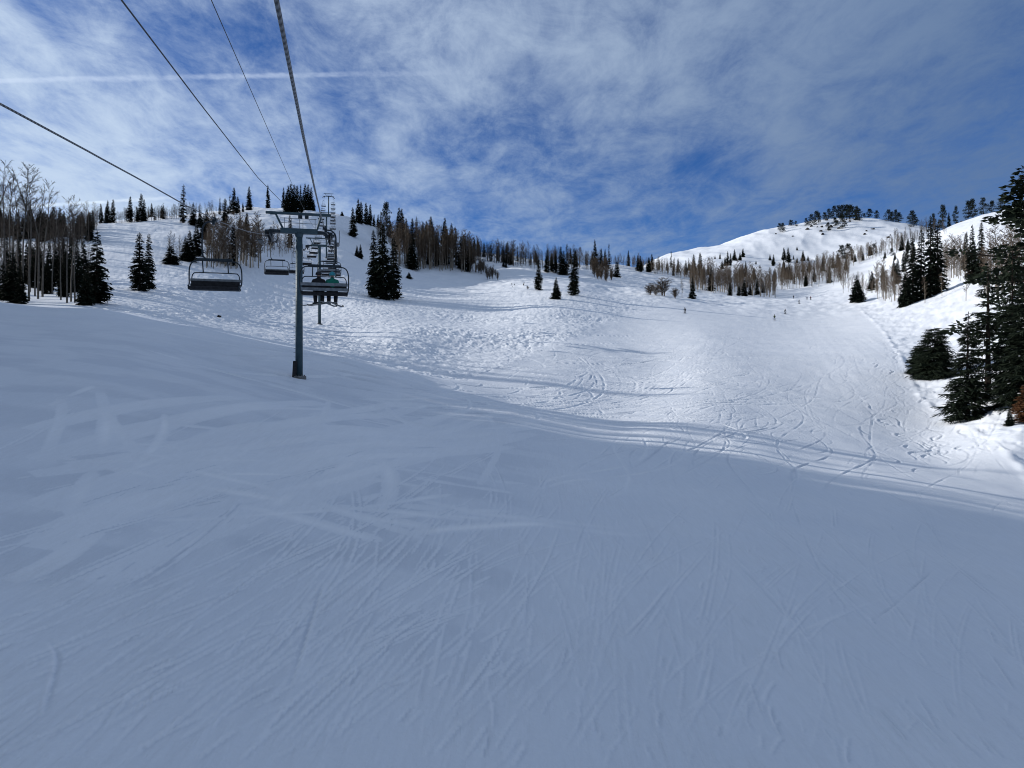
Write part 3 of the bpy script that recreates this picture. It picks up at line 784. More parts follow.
# --- conifers in stands
trees([(101, 203.5, 224), (108, 200, 223), (113, 199, 223), (106, 206, 223), (93, 211, 226, 'spire')], 'fir', 'dark fir in the first skyline stand above the bare snowy knoll', 'firs in the first skyline stand')
trees([(130, 196, 222.5), (137, 206, 222), (141, 193, 222.5), (144, 199, 222)], 'fir', 'dark fir in the tight skyline stand beside the pale aspen brush', 'firs in the tight skyline stand')
trees([(193, 202, 226), (200, 209, 228), (207, 208, 228), (190, 230, 262, 'spruce', 14), (186, 236, 262, 'spruce', 12), (197, 222, 256, 'spruce', 13), (204, 214, 240)], 'spruce', 'dark fir massed behind the empty descending chair', 'firs massed behind the empty chair')
trees([(220, 197, 216, 'spire'), (225, 198, 227), (230, 194, 213, 'spire'), (234, 187, 214), (238, 196, 213), (249, 186, 210), (243, 202, 212), (228, 205, 214)], 'fir', 'dark fir in the row along the dome skyline beside the lone narrow fir', 'firs along the shaded side of the dome')
trees([(233, 222, 266, None, 9), (209, 225, 246), (217, 242, 262), (225, 245, 264), (240, 215, 236), (247, 212, 240), (253, 228, 256), (271, 226, 246), (290, 214, 247, None, 6)], 'fir', 'dark fir scattered among the pale aspen trunks below the dome', 'firs among the aspens below the dome')
trees([(288, 185, 211), (291, 183, 212), (294, 184, 212), (297, 185, 213), (300.5, 184, 212, 'fir', 5), (305, 183, 206), (308, 184, 206), (311, 187, 207), (314, 199, 208), (286, 192, 212), (302, 196, 211)], 'fir', 'black fir in the dense clump crowning the domed hill', 'firs crowning the domed hill')
trees([(358, 198, 223), (361, 201, 224), (366, 202, 225), (370, 204, 226), (374, 214, 227), (378, 214, 228), (380.5, 211, 228, 'spire'), (390, 220, 238, 'wide'), (399, 207, 236), (402, 208, 238), (406, 218, 240, 'spruce'), (416.5, 216, 238, 'spire'),
       (423, 221, 242), (426.5, 221, 243), (430, 226, 243), (433, 220, 252, 'spire'), (420, 226, 240)], 'fir', 'dark fir in the broken row along the shoulder falling away from the dome', 'firs along the falling shoulder')
tree('pine', 387, 201, 233, 'round topped pine standing above the shoulder firs', None, 11)
trees([(436, 229, 266, None, 7), (442, 224, 266, 'spire'), (438, 238, 264), (456, 227, 266, 'spire'), (461, 236, 270), (465, 233, 270, 'spire'), (468, 250, 272), (448, 246, 266)], 'fir', 'dark fir mixed into the aspen grove on the shaded slope', 'firs in the aspen grove on the shaded slope')
trees([(470, 235, 258), (474, 236, 256), (478, 237, 256), (484, 242, 258), (491, 242, 262, 'spire'), (498, 245, 261), (503, 246, 262), (507, 241, 263, 'spruce', 8), (510, 250, 263), (506, 258, 267)], 'fir', 'dark fir along the skyline above the shaded bowl', 'firs above the shaded bowl')
trees([(547, 249, 272), (552, 256, 272), (555.5, 252, 273), (561, 246, 275), (564, 250, 275), (567, 243, 276, 'spire'), (601, 248, 266), (605, 249, 266), (586, 250, 266, 'spire')], 'fir', 'dark fir in the line below the skyline aspens', 'firs in the line below the skyline aspens')
trees([(649, 257, 268), (659, 259, 270), (674, 257, 272, 'spire'), (678, 258, 273), (686, 260, 275), (694, 254, 276, 'fir'), (700, 252, 276), (708, 263, 276), (640, 260, 267), (667, 261, 271)], 'fir', 'small dark fir in the brown belt along the far edge of the upper run', 'firs in the belt along the upper run')
trees([(730, 282, 296), (744, 278, 296), (757, 279, 295), (750, 283, 296), (763, 280, 293), (739, 284, 296), (806, 275, 287), (787, 264, 279, 'wide')], 'spruce', 'dark fir in the foot of the brown aspen belt at the head of the run', 'firs at the head of the run')
trees([(720, 252.5, 260), (722, 260, 268), (725, 256, 266), (727.5, 251, 266, 'fir'), (730.5, 253, 266, 'fir'), (734.5, 249, 262, 'wide'), (740, 252, 261, 'wide'), (743, 248, 258, 'wide'), (709, 257, 261, 'wide'), (715, 255, 260), (745.5, 261, 275), (754, 267, 279, 'wide'),
       (756, 260, 266), (740, 269, 276), (775, 268, 277), (770, 254, 259, 'wide'), (773.5, 254, 265), (773, 259, 266, 'wide'), (784, 247, 259, 'spruce'), (788, 247, 261), (793.5, 255, 259), (797, 257, 262, 'wide'), (803, 250, 260, 'wide'), (808, 255, 259), (803, 262, 272),
       (809, 260, 272), (823, 257, 272), (833, 256, 267), (838, 252, 266), (842, 244, 258, 'pine'), (848, 243, 257, 'pine'), (846, 257, 270), (852, 252, 259), (855, 253, 260), (863, 251, 259), (870, 244, 255, 'wide'), (874, 243, 254, 'pine'), (885, 250, 260), (892, 248, 257, 'pine'),
       (797, 246, 249, 'wide'), (902, 235, 250), (908, 237, 252), (783, 262, 276), (806, 272, 284), (789, 262, 278), (895, 252, 260), (760, 264, 270)], 'spruce', 'small dark tree scattered over the lower white face of the mountain', 'trees scattered over the mountain face')
trees([(913, 240, 262), (907, 244, 262), (896, 262, 280), (883, 265, 282), (898, 258, 284), (894, 258, 276), (904, 250, 272)], 'fir', 'dark fir beside the tall fir clump on the steep bank', 'firs beside the tall clump on the bank')
for lo, hi, b0, b1, n, lab_, grp_ in ((396, 474, 240, 266, 14, 'dark fir mixed into the aspen grove on the shaded slope', 'firs in the aspen grove on the shaded slope'), (500, 600, 260, 267, 12, 'dark fir in the line below the skyline aspens', 'firs in the line below the skyline aspens'),
                               (636, 690, 266, 276, 9, 'small dark fir in the brown belt along the far edge of the upper run', 'firs in the belt along the upper run'), (692, 850, 272, 288, 18, 'dark fir in the foot of the brown aspen belt at the head of the run', 'firs at the head of the run'), (146, 226, 217, 220, 6, 'low dark fir in the grey skyline brush', 'firs in the skyline brush')):
    for i in range(n):
        px = ew.uniform(lo, hi); b_ = b0 + (b1 - b0) * ew.random(); hh = ew.uniform(9, 17) if lo > 480 or lo < 200 else ew.uniform(14, 28)
        tree(ew.choice(('fir', 'spruce', 'spire')), px, b_ - hh, b_, lab_, grp_, det=False)
# --- ridge pines on the mountain
trees([(779, 223, 229, None, 6), (783, 222.5, 230), (790, 219.5, 226), (792, 220, 226), (796, 220.5, 226), (806, 217.5, 225), (811, 213.5, 224), (816, 210, 224, None, 9), (818, 212, 222), (824, 212, 219, None, 6), (828.5, 208, 217), (834, 205, 215), (838, 205, 215, None, 8),
       (842, 204, 214), (847, 204, 215), (850, 204, 220), (853, 206, 218), (857, 205.5, 221, None, 8), (859, 208, 221), (842, 214, 227), (835, 217, 225), (828.5, 222, 229), (869, 208.5, 215.5, None, 8), (864, 213, 215.5), (877, 210, 217.5), (888.5, 209, 221), (892, 211, 221), (896, 209, 222, None, 7), (898.5, 212, 222),
       (912, 210, 226), (914, 214, 228)], 'pine', 'round topped dark pine on the rocky summit ridge of the white mountain', 'pines on the summit ridge')
for px, top, base, w, lab in [(942, 204, 226, 9, 'stalked round topped pine on the near skyline above the bank'), (949, 212, 225, 4, 'thin little fir on the near skyline between two pines'), (956, 205, 220, 7, 'oval pine on the near skyline beside the thin little fir'),
                              (968, 200, 219, 10, 'lower crown of the big two crowned pine on the near skyline'), (973, 198, 217, 9, 'taller crown of the big two crowned pine on the near skyline'), (983.5, 197, 211, 9, 'bluish pine on the near skyline by the top of the snow bank'),
                              (992, 200, 208, 8, 'low bushy pine on the near skyline beside the giant evergreen'), (933, 213, 226, 5, 'slim dark pine on the near skyline behind the tall fir clump'), (1000, 198, 206, 8, 'dark pine half hidden by the giant evergreen')]:
    tree('pine' if w > 4 else 'fir', px, top, base, lab, None, w)
# --- dark spruces of the wood at the picture edge
trees([(7, 236, 284, None, 12), (19, 232, 280, None, 12), (31, 238, 278), (38, 236, 276), (63, 238, 280), (84, 240, 282), (10, 258, 294), (47, 256, 294, None, 11), (64, 262, 297), (71, 233, 293, None, 12), (77.5, 237, 293, None, 12), (55, 240, 282, None, 11), (49, 241, 290, None, 12), (59, 244, 286), (66, 250, 292), (3, 262, 300, None, 14), (34, 246, 288, None, 10), (41, 252, 288, None, 12), (27, 240, 284, None, 12), (44, 262, 291)], 'spruce', 'shaded spruce behind the bare aspen trunks of the edge wood', 'spruces in the edge wood')

for i in range(64):
    px = ew.uniform(-6, 94)
    tree(ew.choice(('spruce', 'fir', 'spruce')), px, ew.uniform(206, 219), ew.uniform(229, 242), 'far dark spruce in the solid band of forest behind the bare aspens', 'far spruces behind the bare aspens', None, det=False)

# --- bare aspens
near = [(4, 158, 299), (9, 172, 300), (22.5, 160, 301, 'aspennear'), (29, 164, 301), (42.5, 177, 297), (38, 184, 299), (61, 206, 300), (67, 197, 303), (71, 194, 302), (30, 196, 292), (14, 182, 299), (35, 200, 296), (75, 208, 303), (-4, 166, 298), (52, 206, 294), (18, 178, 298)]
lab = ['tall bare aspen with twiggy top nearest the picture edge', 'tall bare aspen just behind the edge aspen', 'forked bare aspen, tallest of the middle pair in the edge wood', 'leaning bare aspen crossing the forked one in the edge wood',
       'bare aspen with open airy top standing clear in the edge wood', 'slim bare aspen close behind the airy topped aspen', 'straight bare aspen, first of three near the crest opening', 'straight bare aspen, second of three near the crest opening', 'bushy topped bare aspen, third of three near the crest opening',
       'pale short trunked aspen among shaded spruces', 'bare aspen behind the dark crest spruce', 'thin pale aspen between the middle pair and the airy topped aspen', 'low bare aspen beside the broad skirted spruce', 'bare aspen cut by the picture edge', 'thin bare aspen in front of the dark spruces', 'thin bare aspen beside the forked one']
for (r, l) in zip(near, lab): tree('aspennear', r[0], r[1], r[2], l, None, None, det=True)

ar = random.Random(9)
STUFF = []                                                         # smaller aspens beyond the counted ones
for i in range(70):                                                # the twiggy depth of the edge wood
    px = ar.uniform(-8, 92); x, y, z = ground_hit(px, ar.uniform(240, 291))
    STUFF.append(('aspendark', x, y, z, ar.uniform(6, 13)))
def grove(n, xs, base, hpx, kind, label, group, counted=1.0, slope=0.0, jit=5):
    extra = int(n * (2.2 if kind in ('aspenfar', 'aspendark') and hpx[1] < 30 else .9 if kind != 'shrub' else 0))
    for i in range(n + extra):
        px = ar.uniform(*xs); b = base + slope * (px - xs[0]) + ar.uniform(-jit, jit)
        h = ar.uniform(*hpx) * ar.choice((.62, .8, .92, 1.0, 1.0, 1.1))
        x, y, z = ground_hit(px, b)
        hh = h / F * y
        if i < n and ar.random() < counted:
            plant(kind, x, y, z, hh, label, group, None, h > 34)
        else: STUFF.append((kind, x, y, z, hh))
grove(34, (206, 262), 264, (34, 50), 'aspenfar', 'pale trunked bare aspen in the grove behind the empty descending chair', 'aspens behind the empty chair', .7)
grove(10, (262, 295), 252, (18, 26), 'aspenfar', 'bare aspen at the thin end of the grove below the dome', 'aspens at the thin end of the dome grove', .6)
grove(16, (146, 182), 221, (9, 16), 'aspendark', 'grey bare aspen brush on the skyline beside the tall spire fir', 'aspen brush beside the tall spire fir', .7, -.08, 1)
grove(14, (186, 226), 216, (8, 14), 'aspendark', 'grey bare aspen brush on the skyline behind the descending rope', 'aspen brush behind the descending rope', .5, -.1, 1)
grove(8, (116, 136), 222, (9, 16), 'aspendark', 'grey bare aspen between the two skyline fir stands', 'aspens between the skyline fir stands', .7, 0, 1)
grove(12, (72, 98), 228, (16, 22), 'aspendark', 'grey bare aspen at the end of the far forest band', 'aspens at the end of the forest band', .6, 0, 3)
grove(5, (168, 184), 258, (20, 30), 'aspendark', 'lone grey bare aspen on the slope above the squat fir', 'aspens above the squat fir', 1, 0, 4)
grove(40, (392, 432), 262, (28, 42), 'aspenfar', 'pale bare aspen in the dense grove behind the conical spruce', 'aspens behind the conical spruce', .6, .12, 4)
grove(34, (428, 476), 266, (30, 42), 'aspenfar', 'pale bare aspen in the mixed grove at the edge of the shaded slope', 'aspens at the edge of the shaded slope', .6, .12, 4)
grove(26, (376, 440), 238, (14, 26), 'aspendark', 'grey bare aspen along the shoulder skyline', 'aspens along the shoulder skyline', .6, .2, 3)
grove(34, (462, 514), 259, (16, 24), 'aspendark', 'grey bare aspen on the skyline above the shaded bowl', 'aspens above the shaded bowl', .6, .1, 2)
grove(14, (468, 500), 272, (9, 16), 'shrub', 'small bare shrub below the grove on the shaded bowl', 'shrubs in the shaded bowl', 1, .25, 3)
grove(44, (512, 600), 264, (13, 22), 'aspendark', 'grey bare aspen in the skyline line beyond the open snow', 'aspens in the skyline line beyond the open snow', .55, .05, 3)
grove(14, (590, 613), 274, (9, 20), 'shrub', 'bare bush in the patch beside the stout fir at the upper run', 'bushes beside the upper run', 1, .3, 4)
grove(9, (506, 535), 286, (2.4, 4), 'shrub', 'tiny twig bush poking through the open snow', 'twig bushes on the open snow', 1, .1, 3)
grove(12, (604, 640), 266, (8, 13), 'aspendark', 'grey bare aspen at the top of the upper run', 'aspens at the top of the upper run', .6, 0, 1)
grove(46, (632, 692), 267, (8, 15), 'aspenfar', 'brown bare aspen in the belt along the far edge of the upper run', 'aspens in the belt along the upper run', .4, .2, 2)
grove(70, (690, 776), 286, (16, 27), 'aspenfar', 'brown bare aspen in the belt at the head of the run', 'aspens in the belt at the head of the run', .5, .1, 5)
grove(60, (774, 850), 284, (12, 22), 'aspenfar', 'brown bare aspen in the open belt below the mountain', 'aspens in the open belt below the mountain', .4, -.08, 7)
grove(50, (800, 905), 276, (9, 16), 'aspenfar', 'brown bare aspen along the foot of the mountain face', 'aspens along the mountain foot', .3, -.28, 4)
grove(26, (876, 908), 296, (20, 32), 'aspenfar', 'tan bare aspen in the clump between the dark firs on the bank', 'aspens between the dark firs on the bank', .8, 0, 6)
grove(10, (842, 880), 290, (10, 18), 'aspenfar', 'tan bare aspen near the cone shaped fir', 'aspens near the cone shaped fir', .8, 0, 4)
grove(16, (944, 966), 276, (26, 40), 'aspenfar', 'tan bare aspen between the tall fir clump and the close pair of firs', 'aspens between the firs on the bank', .9, 0, 6)
grove(16, (984, 1024), 290, (44, 66), 'aspenfar', 'tan bare aspen behind the snowy spruce under the giant evergreen', 'aspens under the giant evergreen', .9, 0, 10)
grove(12, (920, 946), 232, (8, 14), 'aspendark', 'grey bare aspen on the saddle behind the tall fir clump', 'aspens on the saddle', .5, 0, 2)
grove(16, (894, 920), 240, (6, 12), 'aspendark', 'grey twiggy aspen in the gully at the end of the mountain face', 'aspens in the mountain gully', .4, 0, 4)
for px, top, base, l, w in [(650, 282, 295, 'smaller round bare bush at the edge of the upper run', 14), (663, 276, 296, 'larger round bare bush at the edge of the upper run', 17), (675, 287, 299, 'twiggy bare bush closest to the pointed fir', 10), (656, 284, 296, 'bare bush tucked between the two round bushes', 10)]:
    tree('shrub', px, top, base, l, None, w)
tree('aspenfar', 682, 279, 298, 'thin bare sapling between the round bushes and the pointed fir', None, None)
tree('aspenfar', 966, 268, 300, 'pale aspen alone on the open bank in front of the shadow streak', None, None, det=True)
tree('aspenfar', 925, 276, 303, 'tan aspen in front of the dark tall fir clump', None, None, det=True)
tree('aspenfar', 942, 272, 296, 'slim tan aspen at the uphill foot of the tall fir clump', None, None, det=True)
tree('aspennear', 998, 222, 300, 'white barked aspen under the giant evergreen', None, None, det=True)

def one_mass(items, name, label, cat):
    """many small trees nobody could count, as one object"""
    mv, mi, mc, mm = [], [], [], []
    off = 0; mats = []; cache = {}
    for kind, x, y, z, h in items:
        P = PROTO[kind][TR.randrange(len(PROTO[kind]))]; me = P['whole']
        if me.name not in cache:
            n = len(me.vertices); v = np.empty(n * 3, np.float32); me.vertices.foreach_get('co', v)
            li = np.empty(len(me.loops), np.int32); me.loops.foreach_get('vertex_index', li)
            lc = np.empty(len(me.polygons), np.int32); me.polygons.foreach_get('loop_total', lc)
            pm = np.empty(len(me.polygons), np.int32); me.polygons.foreach_get('material_index', pm)
            for m_ in me.materials:
                if m_ not in mats: mats.append(m_)
            pm = np.array([mats.index(m_) for m_ in me.materials], np.int32)[pm]
            cache[me.name] = (v.reshape(-1, 3), li, lc, pm)
        v, li, lc, pm = cache[me.name]
        a = TR.uniform(0, 6.283); s = h / P['H']; c, s_ = math.cos(a), math.sin(a)
        v = v * s
        mv.append(np.stack([v[:, 0] * c - v[:, 1] * s_ + x, v[:, 0] * s_ + v[:, 1] * c + y, v[:, 2] + z], -1))
        mi.append(li + off); mc.append(lc); mm.append(pm); off += len(v)
    V = np.concatenate(mv).astype(np.float32); LI = np.concatenate(mi); LC = np.concatenate(mc); PM = np.concatenate(mm)
    me = bpy.data.meshes.new(name)
    me.vertices.add(len(V)); me.vertices.foreach_set('co', V.ravel())
    me.loops.add(len(LI)); me.loops.foreach_set('vertex_index', LI)
    me.polygons.add(len(LC)); me.polygons.foreach_set('loop_start', np.concatenate([[0], np.cumsum(LC)[:-1]]).astype(np.int32))
    for m_ in mats: me.materials.append(m_)
    me.polygons.foreach_set('material_index', PM); me.update(calc_edges=True)
    o = link(bpy.data.objects.new(name, me))
    tag(o, label, cat, None, 'stuff')
one_mass(STUFF, 'aspen_woods', 'thin brown and grey bare aspen woods filling in behind the counted trees', 'woods')

# the wood beside the lift, out of frame, that shades the near slope
SUN_AZ = Vector((-.98, .20, 0)).normalized()
wood = []
wr = random.Random(31)
for i in range(300):
    y = wr.uniform(-45, 92); x = -wr.uniform(58, 112)
    if x > -.72 * y - 5: continue
    if y > 84 - .2 * (x + 58): continue
    fr = y + .2 * (x + 58)
    if fr > 78 and wr.random() < .2: continue
    wood.append(('plainfir', x, y, gz(x, y), wr.uniform(10, 22) if fr > 62 else wr.uniform(18, 25)))
one_mass(wood, 'forest', 'dark evergreen forest beside the lift line that shades the near slope', 'forest')

# ------------------------------------------------------------------ the lift
SL = -.239
def lineX(Y, off): return -off + SL * Y
HEAD = math.atan(-SL)                                              # heading of the line (about Z)
def catmull1(tab, Y):
    ys = [t[0] for t in tab]; zs = [t[1] for t in tab]
    return float(np.interp(Y, ys, zs))
ROPE = [(-80, -7.0), (-40, -1.5), (-20, .7), (-8, 1.75), (0, 2.4), (5.8, 3.0), (11, 3.65), (17, 4.5), (26.7, 5.95), (35, 7.35), (45, 9.15), (54, 10.85), (62, 12.45), (72, 13.65), (85, 15.5), (100, 17.9), (115, 20.5), (130, 23.4), (142, 25.9), (150, 27.6),
        (165, 30.6), (190, 36.0), (220, 43.4), (255, 53.2), (290, 65.0), (320, 73.5), (360, 86.5), (390, 97.2), (405, 101.8), (430, 103.5), (520, 104)]
def ropez(Y, off=0): return catmull1(ROPE, Y) + (.68 * math.exp(-((Y - 11) / 24) ** 2) if off > 3 and Y < 62 else 0)
T_DIST = [62.0, 150.0, 290.0, 450.0]
def smooth_rope(off):
    ys = sorted(set([t[0] for t in ROPE] + list(np.arange(-80, 520, 4.0))))
    return [(lineX(y, off), y, ropez(y, off)) for y in ys]
GAUGE_R, GAUGE_L, MID = .45, 5.3, 2.9
mb = MB(); mb.tube(smooth_rope(GAUGE_R), .021, 8)
tag(mb.build('haul_rope', M['rope'], None, True), 'thick twisted steel haul rope overhead carrying the chairs uphill', 'cable')
mb = MB(); mb.tube(smooth_rope(GAUGE_L), .021, 8)
tag(mb.build('haul_rope', M['rope'], None, True), 'steel haul rope on the descending side with the empty chairs', 'cable')
def comm(off, tab, r, label):
    mb = MB(); mb.tube([(lineX(y, off), y, float(np.interp(y, [t[0] for t in tab], [t[1] for t in tab]))) for y in np.linspace(tab[0][0], tab[-1][0], 90)], r, 6)
    tag(mb.build('communication_cable', M['cable'], None, True), label, 'cable')
comm(4.1, [(-60, -2.0), (0, 5.4), (14.3, 7.4), (22.7, 8.57), (40, 11.1), (62, 14.9)], .019, 'black cable strung above the ropes to the upper beam of the big tower')
comm(3.1, [(-60, -.8), (0, 7.1), (18.8, 9.7), (53.8, 14.6), (90, 20.0), (150, 30.0)], .013, 'thinnest black cable strung highest above the lift line')

def place_on_line(o, off, Y, z, flip=False):
    o.location = (lineX(Y, off), Y, z); o.rotation_euler = (0, 0, HEAD + (math.pi if flip else 0))

def make_tower(Y, hz, label, big=True, pr=.29):
    """hz: height of the rope at the tower; local x across the line, y uphill"""
    x0 = lineX(Y, MID); g = gz(x0, Y)
    root = empty('lift_tower', (x0, Y, g), HEAD)
    tag(root, label, 'lift tower')
    hgt = hz - g
    top = hgt + .25
    mb = MB(); mb.tube([(0, 0, -.6), (0, 0, top * .5), (0, 0, top - .1)], [pr * 1.04, pr, pr * .94], 20); mb.build('pole', M['towerpaint'], root, True)
    mb = MB(); mb.tube([(0, 0, -.5), (0, 0, .12)], [pr * 2.0, pr * 2.0], 20)
    for k in range(12):
        a = k * math.pi / 6; mb.tube([(math.cos(a) * pr * 1.55, math.sin(a) * pr * 1.55, .12), (math.cos(a) * pr * 1.55, math.sin(a) * pr * 1.55, .22)], .03, 6)
    mb.build('foundation', M['concrete'], root)
    mb = MB()
    for k in range(int(top / .42)): mb.tube([(.0 - pr - .02, -.17, 1.7 + k * .36), (-pr - .14, -.17, 1.7 + k * .36), (-pr - .14, .17, 1.7 + k * .36), (-pr - .02, .17, 1.7 + k * .36)], .012, 5) if 1.7 + k * .36 < top - .6 else None
    mb.build('ladder', M['galv'], root)
    # main crossarm
    mb = MB(); mb.box((0, 0, top), (3.0, .46, .42), bev=.03)
    mb.tube([(0, 0, top - .5), (0, 0, top - .22)], [pr * .98, pr * 1.25], 20)
    mb.build('crossarm', M['towerpaint'], root)
    # sheave trains
    for sgn in (-1, 1):
        sx = sgn * 2.4
        mb = MB()
        mb.box((sx + .16, 0, hz - g - .32), (.07, 3.6, .16), bev=.01)
        mb.box((sgn * 1.95, 0, top - .06), (.94, .3, .26), bev=.02); mb.box((sx, 0, top - .28), (.62, .8, .5), bev=.04); mb.box((sx, .6, top - .1), (.9, .3, .14), bev=.02)
        for k in (-1.35, -.45, .45, 1.35): mb.box((sx + .14, k * 1.0, hz - g - .27), (.05, .85, .12), bev=.01)
        a = mb.build('sheave_train', M['darksteel'], root)
        for k in range(8):
            yy = -1.6 + k * 3.2 / 7
            w = MB(); n = 18
            w.tube([(sx - .035, yy, hz - g - .24), (sx + .035, yy, hz - g - .24)], .22, n); w.tube([(sx - .06, yy, hz - g - .24), (sx + .1, yy, hz - g - .24)], .06, 10)
            w.build('sheave', M['rubber'], a, False)
        # catwalk beside the train
        c = MB(); c.box((sx + sgn * .62, 0, hz - g - .72), (.4, 1.7, .05), bev=.01)
        for yy in (-.8, .8): c.tube([(sx + sgn * .86, yy, hz - g - .7), (sx + sgn * .86, yy, hz - g + .3)], .022, 6)
        c.tube([(sx + sgn * .86, -.8, hz - g + .3), (sx + sgn * .86, .8, hz - g + .3)], .022, 6); c.tube([(sx + sgn * .86, -.8, hz - g - .2), (sx + sgn * .86, .8, hz - g - .2)], .018, 6)
        c.build('catwalk', M['darksteel'], root)
    # lifting frame: upper beam on two inclined struts, with hand rails below
    ub = top + 1.45
    mb = MB(); mb.box((-.03, 0, ub), (5.25, .2, .2), bev=.02)
    mb.tube([(-1.85, 0, ub - .1), (-1.3, 0, top + .2)], .085, 8); mb.tube([(1.8, 0, ub - .1), (1.45, 0, top + .2)], .085, 8)
    mb.tube([(-1.85, .0, ub - .1), (-2.3, 0, ub - .12)], .05, 6)
    mb.build('lifting_frame', M['towerpaint'], root)
    mb = MB()
    for xx in (-1.15, -.6, .05, .32, 1.3): mb.tube([(xx, -.24, top + .2), (xx, -.24, top + 1.05)], .024, 6)
    for zz in (top + .62, top + 1.0): mb.tube([(-1.5, -.24, zz), (1.42, -.24, zz)], .024, 6)
    mb.build('hand_rail', M['galv'], root)
    if big:
        mb = MB(); mb.box((.1, -.16, ub - .3), (.34, .2, .3), bev=.02); mb.box((.62, -.16, ub - .28), (.3, .2, .26), bev=.02); mb.build('cable_box', M['darksteel'], root)
        mb = MB(); mb.box((-.34, -.16, .62), (.34, .5, 1.5), Matrix.Rotation(.06, 3, 'Y'), bev=.06); mb.build('crash_pad', M['rubber'], root)
    return root
make_tower(62.0, ropez(62), 'big blue grey lift tower with black pad standing on the shaded slope')
make_tower(150.0, ropez(150), 'second lift tower with concrete foot standing on the sunlit mogul slope', False)
make_tower(290.0, ropez(290), 'third lift tower high on the shaded side of the domed hill', False)
make_tower(405.0, ropez(405), 'topmost lift tower silhouetted against the sky on the dome crest', False)

def make_chair():
    root = empty('lift_chair', (0, 0, 0))
    mb = MB(); mb.box((0, 0, -.02), (.16, .42, .16), bev=.03); mb.box((.06, 0, -.14), (.12, .2, .2), bev=.02); mb.build('grip', M['darksteel'], root)
    mb = MB(); mb.tube(curve_pts([(.06, 0, -.12), (.32, 0, -.14), (.5, 0, -.34), (.53, 0, -.7), (.53, 0, -1.5), (.42, 0, -1.74), (.15, 0, -1.83), (-.5, 0, -1.85)], 5), .036, 8); mb.build('hanger', M['darksteel'], root, True)
    mb = MB()
    side = [(-1.05, .42, -3.02), (-1.08, .15, -3.0), (-1.10, -.16, -2.86), (-1.11, -.2, -2.5), (-1.08, -.16, -2.14), (-.95, -.1, -1.92), (-.68, -.05, -1.85), (0, 0, -1.84)]
    mb.tube(curve_pts(side + [(-x, y, z) for x, y, z in reversed(side[:-1])], 5), .029, 8)
    mb.box((0, 0, -1.81), (1.5, .16, .12), bev=.03)
    mb.build('bail', M['darksteel'], root, True)
    mb = MB()
    fr = [(-1.0, -.2, -2.9), (-1.0, -.26, -2.54), (-.93, -.27, -2.40), (-.8, -.27, -2.36), (0, -.27, -2.35)]
    mb.tube(curve_pts(fr + [(-x, y, z) for x, y, z in reversed(fr[:-1])], 4), .024, 6)
    for sx in (-.53, .53): mb.tube([(sx, -.03, -1.85), (sx, -.27, -2.36)], .028, 6)
    mb.build('back_frame', M['darksteel'], root, True)
    for zz in (-2.70, -2.93):
        mb = MB(); mb.box((0, -.21 - (zz + 2.93) * .1, zz), (2.14, .05, .15), bev=.02); mb.build('backrest_slat', M['slat'], root)
    mb = MB(); mb.box((0, .1, -3.1), (2.16, .56, .15), bev=.05); mb.build('seat', M['rubber'], root)
    mb = MB(); mb.box((0, -.14, -2.86), (2.04, .06, .24), bev=.025); mb.build('back_cushion', M['rubber'], root)
    mb = MB()
    for sx in (-1.04, 1.04): mb.tube([(sx, -.2, -3.12), (sx, .36, -3.17), (sx, .4, -3.0)], .026, 6)
    mb.build('seat_bracket', M['darksteel'], root)
    return root
def copy_tree(o):
    c = o.copy(); col.objects.link(c)
    for ch in o.children:
        k = ch.copy(); col.objects.link(k); k.parent = c
        for g in ch.children:
            q = g.copy(); col.objects.link(q); q.parent = k
    return c
chair0 = make_chair()
R_CH = [35, 72, 109, 146, 165, 183, 202, 220, 239, 257, 276, 295, 313, 331, 350, 368, 386]
L_CH = [33.2, 69, 104, 140, 177, 195, 214, 232, 251, 269, 286, 303, 322, 342, 361, 380]
RL = {35: 'lift chair carrying two skiers, seen from behind across the big tower pole', 72: 'empty lift chair rising just beyond the two skiers', 109: 'lift chair with two dark riders beyond the empty rising chair'}
LL = {33.2: 'large empty lift chair coming down with black seat and bare frame', 69: 'second empty descending chair, hanging beside the big tower pole', 104: 'third descending chair, half hidden behind the big tower pole'}
CG = 'far lift chairs strung up the hill'
first = True
CHAIRS = {}
for lst, off, flip, lab, far_l in ((R_CH, GAUGE_R, False, RL, 'tiny far lift chair on the rising side of the line below the dome crest'), (L_CH, GAUGE_L, True, LL, 'tiny far lift chair on the descending side of the line below the dome crest')):
    for Y in lst:
        c = chair0 if first else copy_tree(chair0); first = False
        place_on_line(c, off, Y, ropez(Y, off), flip)
        c['label'] = lab.get(Y, far_l); c['category'] = 'chairlift chair'
        c['group'] = 'chairs on the lift line' if Y in lab else ('far rising chairs' if off == GAUGE_R else 'far descending chairs')
        CHAIRS[(off, Y)] = c

